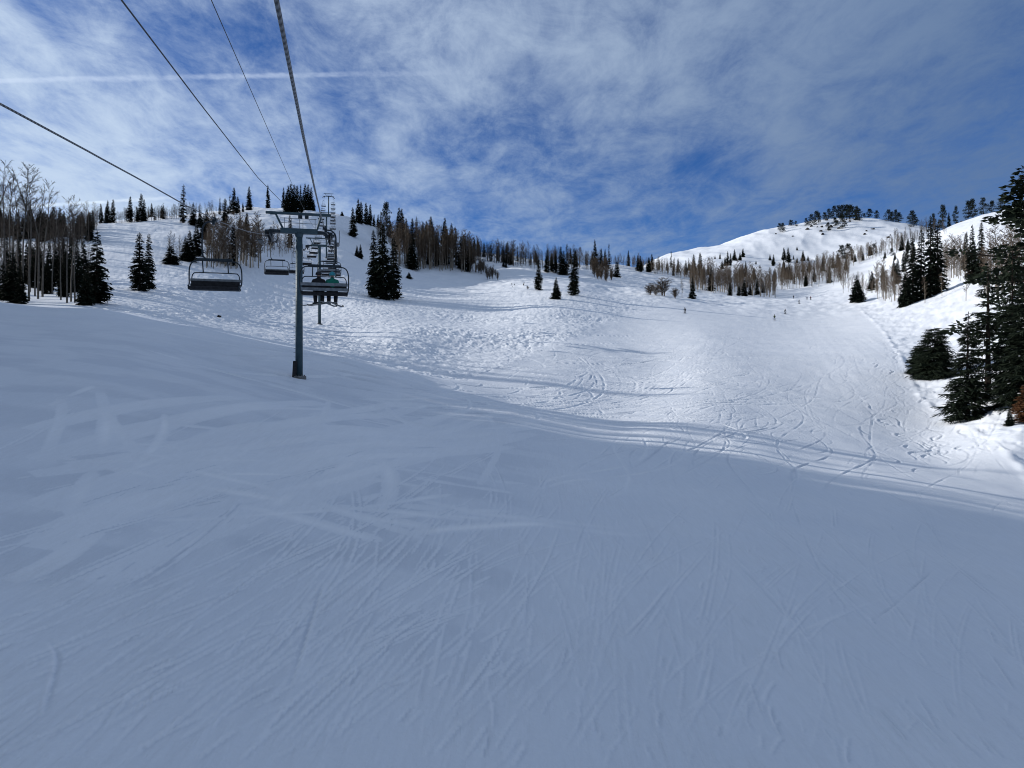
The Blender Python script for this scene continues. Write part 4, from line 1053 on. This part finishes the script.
# ------------------------------------------------------------------ people
def person_mesh(name, J, mats, jacket_above):
    """one continuous skinned body; J: joints, jacket_above(v) -> material index"""
    V = []; E = []; Rr = []
    ix = {}
    def add(n, p, r): ix[n] = len(V); V.append(p); Rr.append(r)
    for n, (p, r) in J.items():
        if '@' not in n: add(n, p, r)
    chain = [('pelvis', 'belly'), ('belly', 'chest'), ('chest', 'neck'), ('neck', 'jaw'), ('jaw', 'face'), ('face', 'skull'), ('face', 'nose')]
    for s in 'LR':
        chain += [('chest', 'sh' + s), ('sh' + s, 'el' + s), ('el' + s, 'wr' + s), ('wr' + s, 'palm' + s), ('pelvis', 'hip' + s), ('hip' + s, 'kn' + s), ('kn' + s, 'an' + s), ('an' + s, 'toe' + s)]
        # five fingers off the palm, the thumb from its side
        w = Vector(J['wr' + s][0]); p = Vector(J['palm' + s][0]); d = (p - w).normalized(); side = d.cross(Vector((0, 0, 1)))
        side = side.normalized() if side.length > .1 else Vector((1, 0, 0))
        for k, (o, l) in enumerate(((-.036, .062), (-.012, .075), (.012, .07), (.036, .055))):
            a = p + side * o + d * .02; b = a + d * l * .55 - Vector((0, 0, .008)); c = b + d * l * .35 - Vector((0, 0, .022))
            add('f%d%sa' % (k, s), a, .010); add('f%d%sb' % (k, s), b, .010); add('f%d%sc' % (k, s), c, .009)
            chain += [('palm' + s, 'f%d%sa' % (k, s)), ('f%d%sa' % (k, s), 'f%d%sb' % (k, s)), ('f%d%sb' % (k, s), 'f%d%sc' % (k, s))]
        a = w.lerp(p, .6) - side * .04; b = a - side * .025 + d * .035
        add('t%sa' % s, a, .012); add('t%sb' % s, b, .010); chain += [('palm' + s, 't%sa' % s), ('t%sa' % s, 't%sb' % s)]
    E = [(ix[a], ix[b]) for a, b in chain]
    me = bpy.data.meshes.new(name); me.from_pydata(V, E, [])
    o = bpy.data.objects.new(name, me); col.objects.link(o)
    o.modifiers.new('skin', 'SKIN'); sv = me.skin_vertices[0].data
    for i, r in enumerate(Rr): sv[i].radius = (r, r) if not isinstance(r, tuple) else r
    sv[ix['pelvis']].use_root = True
    sb = o.modifiers.new('sub', 'SUBSURF'); sb.levels = 1; sb.render_levels = 1
    dg = bpy.context.evaluated_depsgraph_get()
    m2 = bpy.data.meshes.new_from_object(o.evaluated_get(dg)); m2.name = name
    bpy.data.objects.remove(o); bpy.data.meshes.remove(me)
    m2.materials.clear()
    for m_ in mats: m2.materials.append(m_)
    mi = [jacket_above(p.center) for p in m2.polygons]
    m2.polygons.foreach_set('material_index', mi); m2.polygons.foreach_set('use_smooth', [True] * len(mi)); m2.update()
    return m2

def sphere(mb, c, r, n=14, m_=9, zmin=-1.0, sq=(1, 1, 1)):
    c = Vector(c); vs = []; fs = []
    for i in range(m_ + 1):
        ph = math.pi * i / m_; 
        for k in range(n):
            t = 2 * math.pi * k / n
            z = max(math.cos(ph), zmin)
            vs.append(c + Vector((math.sin(ph) * math.cos(t) * r * sq[0], math.sin(ph) * math.sin(t) * r * sq[1], z * r * sq[2])))
    for i in range(m_):
        for k in range(n): fs.append((i * n + k, (i + 1) * n + k, (i + 1) * n + (k + 1) % n, i * n + (k + 1) % n))
    mb.add(vs, fs)

def ski_mesh(mb, foot, yaw=0.0, pitch=0.0, L=1.7):
    pts = [(-.5 * L, .0), (-.46 * L, .0), (-.2 * L, .0), (.2 * L, .0), (.42 * L, .005), (.47 * L, .035), (.5 * L, .09)]
    rot = Matrix.Rotation(yaw, 3, 'Z') @ Matrix.Rotation(pitch, 3, 'X')
    vs = []; wd = [.05, .065, .055, .055, .07, .06, .015]
    for (y, z), w in zip(pts, wd):
        for sx, dz in ((-1, 0), (1, 0), (1, .02), (-1, .02)): vs.append(Vector(foot) + rot @ Vector((sx * w, y, z + dz)))
    fs = []
    for i in range(len(pts) - 1):
        for k in range(4): fs.append((i * 4 + k, i * 4 + (k + 1) % 4, (i + 1) * 4 + (k + 1) % 4, (i + 1) * 4 + k))
    fs += [(3, 2, 1, 0), tuple(len(vs) - 4 + k for k in range(4))]
    mb.add(vs, fs)
    mb.box(Vector(foot) + rot @ Vector((0, .0, .05)), (.075, .28, .06), rot, bev=.01)

SEATED = dict(pelvis=((0, 0, .12), .17), belly=((0, .0, .30), .165), chest=((0, .02, .46), .175), neck=((0, .05, .60), .062), jaw=((0, .085, .675), .068), face=((0, .09, .74), .085), skull=((0, .075, .81), .08), nose=((0, .185, .735), .014),
   shL=((-.19, .02, .49), .085), elL=((-.27, .12, .27), .062), wrL=((-.17, .34, .20), .042), palmL=((-.14, .40, .19), .034), shR=((.19, .02, .49), .085), elR=((.27, .12, .27), .062), wrR=((.17, .34, .20), .042), palmR=((.14, .40, .19), .034),
   hipL=((-.1, .05, .09), .12), knL=((-.14, .46, .10), .098), anL=((-.13, .44, -.32), .085), toeL=((-.13, .6, -.40), .05), hipR=((.1, .05, .09), .12), knR=((.14, .46, .10), .098), anR=((.13, .44, -.32), .085), toeR=((.13, .6, -.40), .05))
SKIING = dict(pelvis=((0, -.10, .86), .145), belly=((0, -.04, 1.04), .14), chest=((0, .05, 1.26), .165), neck=((0, .12, 1.42), .06), jaw=((0, .17, 1.49), .066), face=((0, .175, 1.55), .085), skull=((0, .16, 1.63), .08), nose=((0, .27, 1.545), .014),
   shL=((-.2, .05, 1.28), .08), elL=((-.33, .08, 1.04), .058), wrL=((-.33, .32, .98), .042), palmL=((-.32, .39, .98), .034), shR=((.2, .05, 1.28), .08), elR=((.33, .08, 1.04), .058), wrR=((.33, .32, .98), .042), palmR=((.32, .39, .98), .034),
   hipL=((-.1, -.08, .83), .105), knL=((-.14, .14, .50), .076), anL=((-.13, -.02, .13), .062), toeL=((-.13, .15, .07), .05), hipR=((.1, -.08, .83), .105), knR=((.14, .14, .50), .076), anR=((.13, -.02, .13), .062), toeR=((.13, .15, .07), .05))
def make_person(pose, jacket, trousers, helmet, label, loc, rz, poles=False, ski_pitch=0.0, group=None, ski_yaw=0.0):
    J = SEATED if pose == 'sit' else SKIING
    seatz = .2 if pose == 'sit' else .88
    def which(c):
        head = J['neck'][0]
        if c.z > head[2] + .04: return 2
        if pose == 'sit':
            return 1 if (c.z < .16 or (c.y > .22 and c.z < .17)) else 0
        return 1 if c.z < .86 and abs(c.x) < .26 else 0
    root = empty('person', loc, rz); root.scale = (1.2, 1.1, 1.08) if pose == 'sit' else (1.1, 1.1, 1.05)
    me = person_mesh('body', J, [jacket, trousers, M['skin']], which)
    b = link(bpy.data.objects.new('body', me)); b.parent = root
    f = Vector(J['face'][0])
    mb = MB(); sphere(mb, f + Vector((0, -.015, .045)), .135, 16, 10, -.35, (.92, 1.08, 1.0)); mb.box(f + Vector((0, .1, .085)), (.15, .05, .02), bev=.006)
    mb.build('helmet', helmet, root, True)
    mb = MB(); sphere(mb, f + Vector((0, .065, .012)), .085, 12, 8, -.5, (1.0, .62, .55)); mb.build('goggles', M['lens'], root, True)
    for s in 'LR':
        a = Vector(J['an' + s][0]); t = Vector(J['toe' + s][0])
        mb = MB(); mb.box(a.lerp(t, .45) + Vector((0, .0, -.02)), (.12, .30, .13), bev=.035); mb.box(a + Vector((0, -.01, .08)), (.13, .15, .2), bev=.04)
        mb.build('boot', M['rubber'], root)
        mb = MB(); ft = a.lerp(t, .45)
        ski_mesh(mb, (ft.x, ft.y, ft.z - .115), ((.06 if s == 'L' else -.04) if pose != 'sit' else ski_yaw), ski_pitch)
        mb.build('ski', M['skibase'], root)
        if poles:
            p = Vector(J['palm' + s][0]); mb = MB()
            e = Vector((p.x * 1.25, p.y - .25, .02)); mb.tube([p + Vector((0, .02, .12)), p, e], [.014, .012, .008], 6); mb.tube([e + Vector((0, 0, .05)), e + Vector((0, 0, .055))], .05, 10)
            mb.build('ski_pole', M['darksteel'], root)
    tag(root, label, 'skier', group)
    return root
def seat_person(Y, dx, jacket, helmet, label, group=None, yaw=0.0):
    c = CHAIRS[(GAUGE_R, Y)]
    off = Matrix.Rotation(HEAD, 3, 'Z') @ Vector((dx, -.06, -3.045))
    loc = Vector(c.location) + off
    make_person('sit', jacket, M['pblack'], helmet, label, loc, HEAD, False, -.05, group, yaw)
seat_person(35, -.26, M['jblack'], M['hblack'], 'skier in black jacket and black helmet riding the chair', None, .75)
seat_person(35, .36, M['jgreen'], M['hteal'], 'skier in green jacket and teal helmet riding the chair', None, -.35)
seat_person(109, -.1, M['jblack'], M['hblack'], 'dark clad rider on the chair beyond the green jacketed skier, inner seat', None)
seat_person(109, .5, M['jblack'], M['hblack'], 'dark clad rider on the chair beyond the green jacketed skier, outer seat', None)
for px, py, rz, jk, lab in [(685, 313.5, 2.6, 'jblack', 'skier in black crossing the groomed run at the edge of the moguls'), (774.5, 320.5, 2.9, 'jolive', 'skier in dark olive coming down the middle of the run'), (785, 314, -2.7, 'jgrey', 'skier in grey just above the olive skier on the run'),
                            (793.5, 299, 2.8, 'jblack', 'small far skier at the head of the run, uppermost of the group'), (799, 303.5, 3.3, 'jgrey', 'small far skier in grey at the head of the run'), (807, 300, 2.7, 'jblue', 'far skier in navy, inner of a close pair at the head of the run'),
                            (810.5, 300.2, 3.4, 'jred', 'far skier in maroon, outer of a close pair at the head of the run'), (655, 273.5, 2.9, 'jblack', 'tiny skier alone on the upper run')]:
    x, y, z = ground_hit(px, py)
    make_person('ski', M[jk], M['pblack'], M['hblack'], lab, (x, y, z + .03), rz, True)

# ------------------------------------------------------------------ rocks
def rock(px, py, wpx, label, group=None):
    x, y, z = ground_hit(px, py); r = wpx / F * y * .5
    bm = bmesh.new(); bmesh.ops.create_icosphere(bm, subdivisions=2, radius=1)
    sd = random.Random(int(px * 31 + py)).uniform(0, 90)
    for v in bm.verts:
        n = mnoise.noise(v.co * 1.3 + Vector((sd, sd, 0))) * .8 + mnoise.noise(v.co * 3.1 + Vector((sd, 0, sd))) * .2
        v.co = Vector((v.co.x * r * (1 + n), v.co.y * r * .8 * (1 + n), v.co.z * r * .8 * (1 + n)))
    me = bpy.data.meshes.new('rock'); bm.to_mesh(me); bm.free(); me.materials.append(M['rock'])
    o = link(bpy.data.objects.new('rock', me)); o.location = (x, y, z + r * .1); o.rotation_euler = (0, 0, sd)
    tag(o, label, 'rock', group)
rock(219, 317.5, 4.5, 'small dark rock poking through the sunlit moguls below the empty chair')
rr = random.Random(4)
for px, py, w in [(808, 229, 4), (812, 226, 3), (821, 231, 3.4), (823, 235, 3.2), (793, 235, 2), (776, 233, 2), (826, 220, 4), (831, 226, 4), (836, 222, 4), (829, 228, 3), (844, 222, 3), (850, 222, 3), (865, 232, 3), (867, 230, 2.2), (873, 228, 3), (855, 220, 3), (888, 238, 3), (890, 235, 2), (817, 226, 2), (839, 227, 3), (822, 226, 3)]:
    rock(px + rr.uniform(-.5, .5), py, w, 'dark rock outcrop breaking the snow below the summit pines', 'rock outcrops below the summit pines')
for px, py, w in [(957, 222, 3), (962, 221, 3), (945, 226, 2.5), (966, 219, 2)]:
    rock(px, py, w, 'dark rock on the near skyline under the stalked pine', 'rocks on the near skyline')

# ------------------------------------------------------------------ light and sky
EL = math.radians(19.5)
sd = Vector((SUN_AZ.x * math.cos(EL), SUN_AZ.y * math.cos(EL), math.sin(EL)))
sun = bpy.data.lights.new('sun', 'SUN'); sun.energy = 4.85; sun.angle = math.radians(.6); sun.color = (1.0, .965, .915)
so = link(bpy.data.objects.new('sun', sun)); so.rotation_euler = (-sd).to_track_quat('-Z', 'Y').to_euler(); so.location = (-200, 40, 120)

def build_world():
    w = bpy.data.worlds.new('World'); sc.world = w; w.use_nodes = True
    nt = w.node_tree; L = nt.links.new; nt.nodes.clear()
    N = nt.nodes.new
    def math_(op, a, b=None, c=None, clamp=False):
        n = N('ShaderNodeMath'); n.operation = op; n.use_clamp = clamp
        for i, v in enumerate((a, b, c)):
            if v is None: continue
            if isinstance(v, (int, float)): n.inputs[i].default_value = v
            else: L(v, n.inputs[i])
        return n.outputs[0]
    def mapr(v, a, b, c=0.0, d=1.0, smooth=True):
        n = N('ShaderNodeMapRange'); n.interpolation_type = 'SMOOTHSTEP' if smooth else 'LINEAR'
        L(v, n.inputs['Value']); n.inputs['From Min'].default_value = a; n.inputs['From Max'].default_value = b; n.inputs['To Min'].default_value = c; n.inputs['To Max'].default_value = d
        return n.outputs['Result']
    def mixc(f, a, b):
        n = N('ShaderNodeMix'); n.data_type = 'RGBA'; L(f, n.inputs['Factor'])
        for k, v in (('A', a), ('B', b)):
            if isinstance(v, tuple): n.inputs[k].default_value = (*v, 1)
            else: L(v, n.inputs[k])
        return n.outputs['Result']
    def dot(v):
        n = N('ShaderNodeVectorMath'); n.operation = 'DOT_PRODUCT'; L(dirv, n.inputs[0]); n.inputs[1].default_value = v; return n.outputs['Value']
    tc = N('ShaderNodeTexCoord'); nm = N('ShaderNodeVectorMath'); nm.operation = 'NORMALIZE'; L(tc.outputs['Generated'], nm.inputs[0]); dirv = nm.outputs['Vector']
    sp = N('ShaderNodeSeparateXYZ'); L(dirv, sp.inputs[0])
    zz = math_('ADD', math_('MAXIMUM', sp.outputs['Z'], 0.0), .13)
    cx = math_('DIVIDE', sp.outputs['X'], zz); cy = math_('DIVIDE', sp.outputs['Y'], zz)
    cb = N('ShaderNodeCombineXYZ'); L(cx, cb.inputs[0]); L(cy, cb.inputs[1])
    sky = N('ShaderNodeTexSky'); sky.sky_type = 'NISHITA'; sky.sun_disc = False
    sky.sun_elevation = EL; sky.sun_rotation = math.atan2(SUN_AZ.x, SUN_AZ.y); sky.altitude = 2600; sky.air_density = 1.0; sky.dust_density = .3; sky.ozone_density = 2.0
    def nz(scale, rot, st, detail, rough, dist, loc=(0, 0, 0)):
        mp = N('ShaderNodeMapping'); mp.inputs['Rotation'].default_value = (0, 0, rot); mp.inputs['Scale'].default_value = st; mp.inputs['Location'].default_value = loc
        L(cb.outputs[0], mp.inputs['Vector'])
        n = N('ShaderNodeTexNoise'); n.inputs['Scale'].default_value = scale; n.inputs['Detail'].default_value = detail; n.inputs['Roughness'].default_value = rough; n.inputs['Distortion'].default_value = dist
        L(mp.outputs['Vector'], n.inputs['Vector']); return n.outputs['Fac']
    big = nz(.62, .1, (1, .6, 1), 3, .5, .5, (3.1, 1.7, 0))
    wisp = nz(1.5, .16, (1.0, .36, 1), 10, .64, .45, (0, 4, 0))
    fine = nz(3.6, -.25, (1.0, .7, 1), 10, .70, .4, (7, 2, 0))
    rip = nz(9.0, .35, (1.0, .55, 1), 8, .66, .5, (2, 9, 0))
    cov = math_('ADD', math_('MULTIPLY', big, .30), math_('ADD', math_('MULTIPLY', wisp, .62), math_('ADD', math_('MULTIPLY', fine, .66), math_('MULTIPLY', rip, .44))))
    cov = math_('SUBTRACT', cov, .285)
    # where the sheet of cirrus is thick or torn open (directions in the world)
    def blob(px, py, sharp, amt):
        v = Vector(((px - 512) / F, 1, (384 - py) / F)).normalized()
        d = dot(tuple(v)); e = math_('POWER', math_('MAXIMUM', d, 0.0), sharp); return math_('MULTIPLY', e, amt)
    for b in ((70, 185, 60, .22), (640, 215, 90, -.11), (545, 130, 500, -.07), (700, 178, 500, -.06), (470, 190, 160, -.04), (150, 40, 160, -.06), (390, 95, 220, -.06), (900, 110, 30, .11), (760, 110, 30, .06), (1000, 40, 60, .04), (300, 190, 150, .05), (700, 150, 260, -.03)):
        cov = math_('ADD', cov, blob(*b))
    over = mapr(sp.outputs['Z'], .50, .74)
    behind = mapr(sp.outputs['Y'], .15, -.35)
    cov = math_('ADD', cov, math_('MULTIPLY', math_('MAXIMUM', over, behind), .34))  # thicker unseen cloud overhead and behind, added to brighten the shaded snow
    mask = mapr(cov, .47, 1.04)
    # brighter towards the sun, greyer away from it
    sunny = mapr(dot((SUN_AZ.x * .93, SUN_AZ.y * .93, .36)), -.30, .72)
    ccol = mixc(sunny, (1.05, 1.72, 3.05), (5.0, 6.1, 7.6))
    ccol = mixc(math_('MAXIMUM', over, behind), ccol, (2.3, 2.95, 4.05))  # paler tone for the added cloud out of view
    skyt = N('ShaderNodeMix'); skyt.data_type = 'RGBA'; skyt.blend_type = 'MULTIPLY'; skyt.inputs['Factor'].default_value = 1
    L(sky.outputs['Color'], skyt.inputs['A']); skyt.inputs['B'].default_value = (.27, .53, .92, 1)
    mk = math_('MULTIPLY', mask, .93)
    c = mixc(mk, skyt.outputs['Result'], ccol)
    # vapour trails: thin bands along great circles
    def trail(p1, p2, wd, amt, seed, x0, x1):
        a = Vector(((p1[0] - 512) / F, 1, (384 - p1[1]) / F)); b = Vector(((p2[0] - 512) / F, 1, (384 - p2[1]) / F))
        n = a.cross(b).normalized(); al = (b - a).normalized()
        wob = nz(9, .3, (1, 1, 1), 4, .6, 0, (seed, seed, 0))
        d = math_('ABSOLUTE', math_('ADD', dot(tuple(n)), math_('MULTIPLY', math_('SUBTRACT', wob, .5), wd * 1.6)))
        m_ = mapr(d, wd, wd * .15)
        ang = dot(tuple(al))
        e0 = a.normalized().dot(al); e1 = b.normalized().dot(al)
        f = math_('MULTIPLY', mapr(ang, e1 + (e1 - e0) * .02, e1 - (e1 - e0) * .55), mapr(ang, e0 - (e1 - e0) * x0, e0 + (e1 - e0) * x1))
        br = nz(14, .1, (1, 1, 1), 3, .6, 0, (seed * 2, 1, 0))
        return math_('MULTIPLY', math_('MULTIPLY', m_, f), math_('MULTIPLY', mapr(br, .3, .62, .25, 1.0), amt))
    c = mixc(trail((-20, 81), (480, 72), .0042, .42, 3, .3, .02), c, (6.2, 7.2, 8.8))
    c = mixc(trail((20, 207), (200, 196), .003, .7, 6, .3, .2), c, (7.2, 8.2, 9.4))
    bg = N('ShaderNodeBackground'); L(c, bg.inputs['Color']); bg.inputs['Strength'].default_value = .117
    out = N('ShaderNodeOutputWorld'); L(bg.outputs[0], out.inputs['Surface'])
build_world()

# ------------------------------------------------------------------ camera
cam = bpy.data.cameras.new('camera'); cam.sensor_fit = 'HORIZONTAL'; cam.sensor_width = 36.0; cam.lens = 36.0 * F / 1024
cam.clip_start = .1; cam.clip_end = 9000
co = link(bpy.data.objects.new('camera', cam)); co.location = (0, 0, 0); co.rotation_euler = (math.radians(90), 0, 0)
sc.camera = co
sc.view_settings.view_transform = 'Standard'; sc.view_settings.look = 'None'; sc.view_settings.exposure = 0; sc.view_settings.gamma = 1
sc.render.engine = 'CYCLES'
sc.cycles.max_bounces = 6; sc.cycles.diffuse_bounces = 4; sc.cycles.use_denoising = True
sc.cycles.filter_width = 1.05
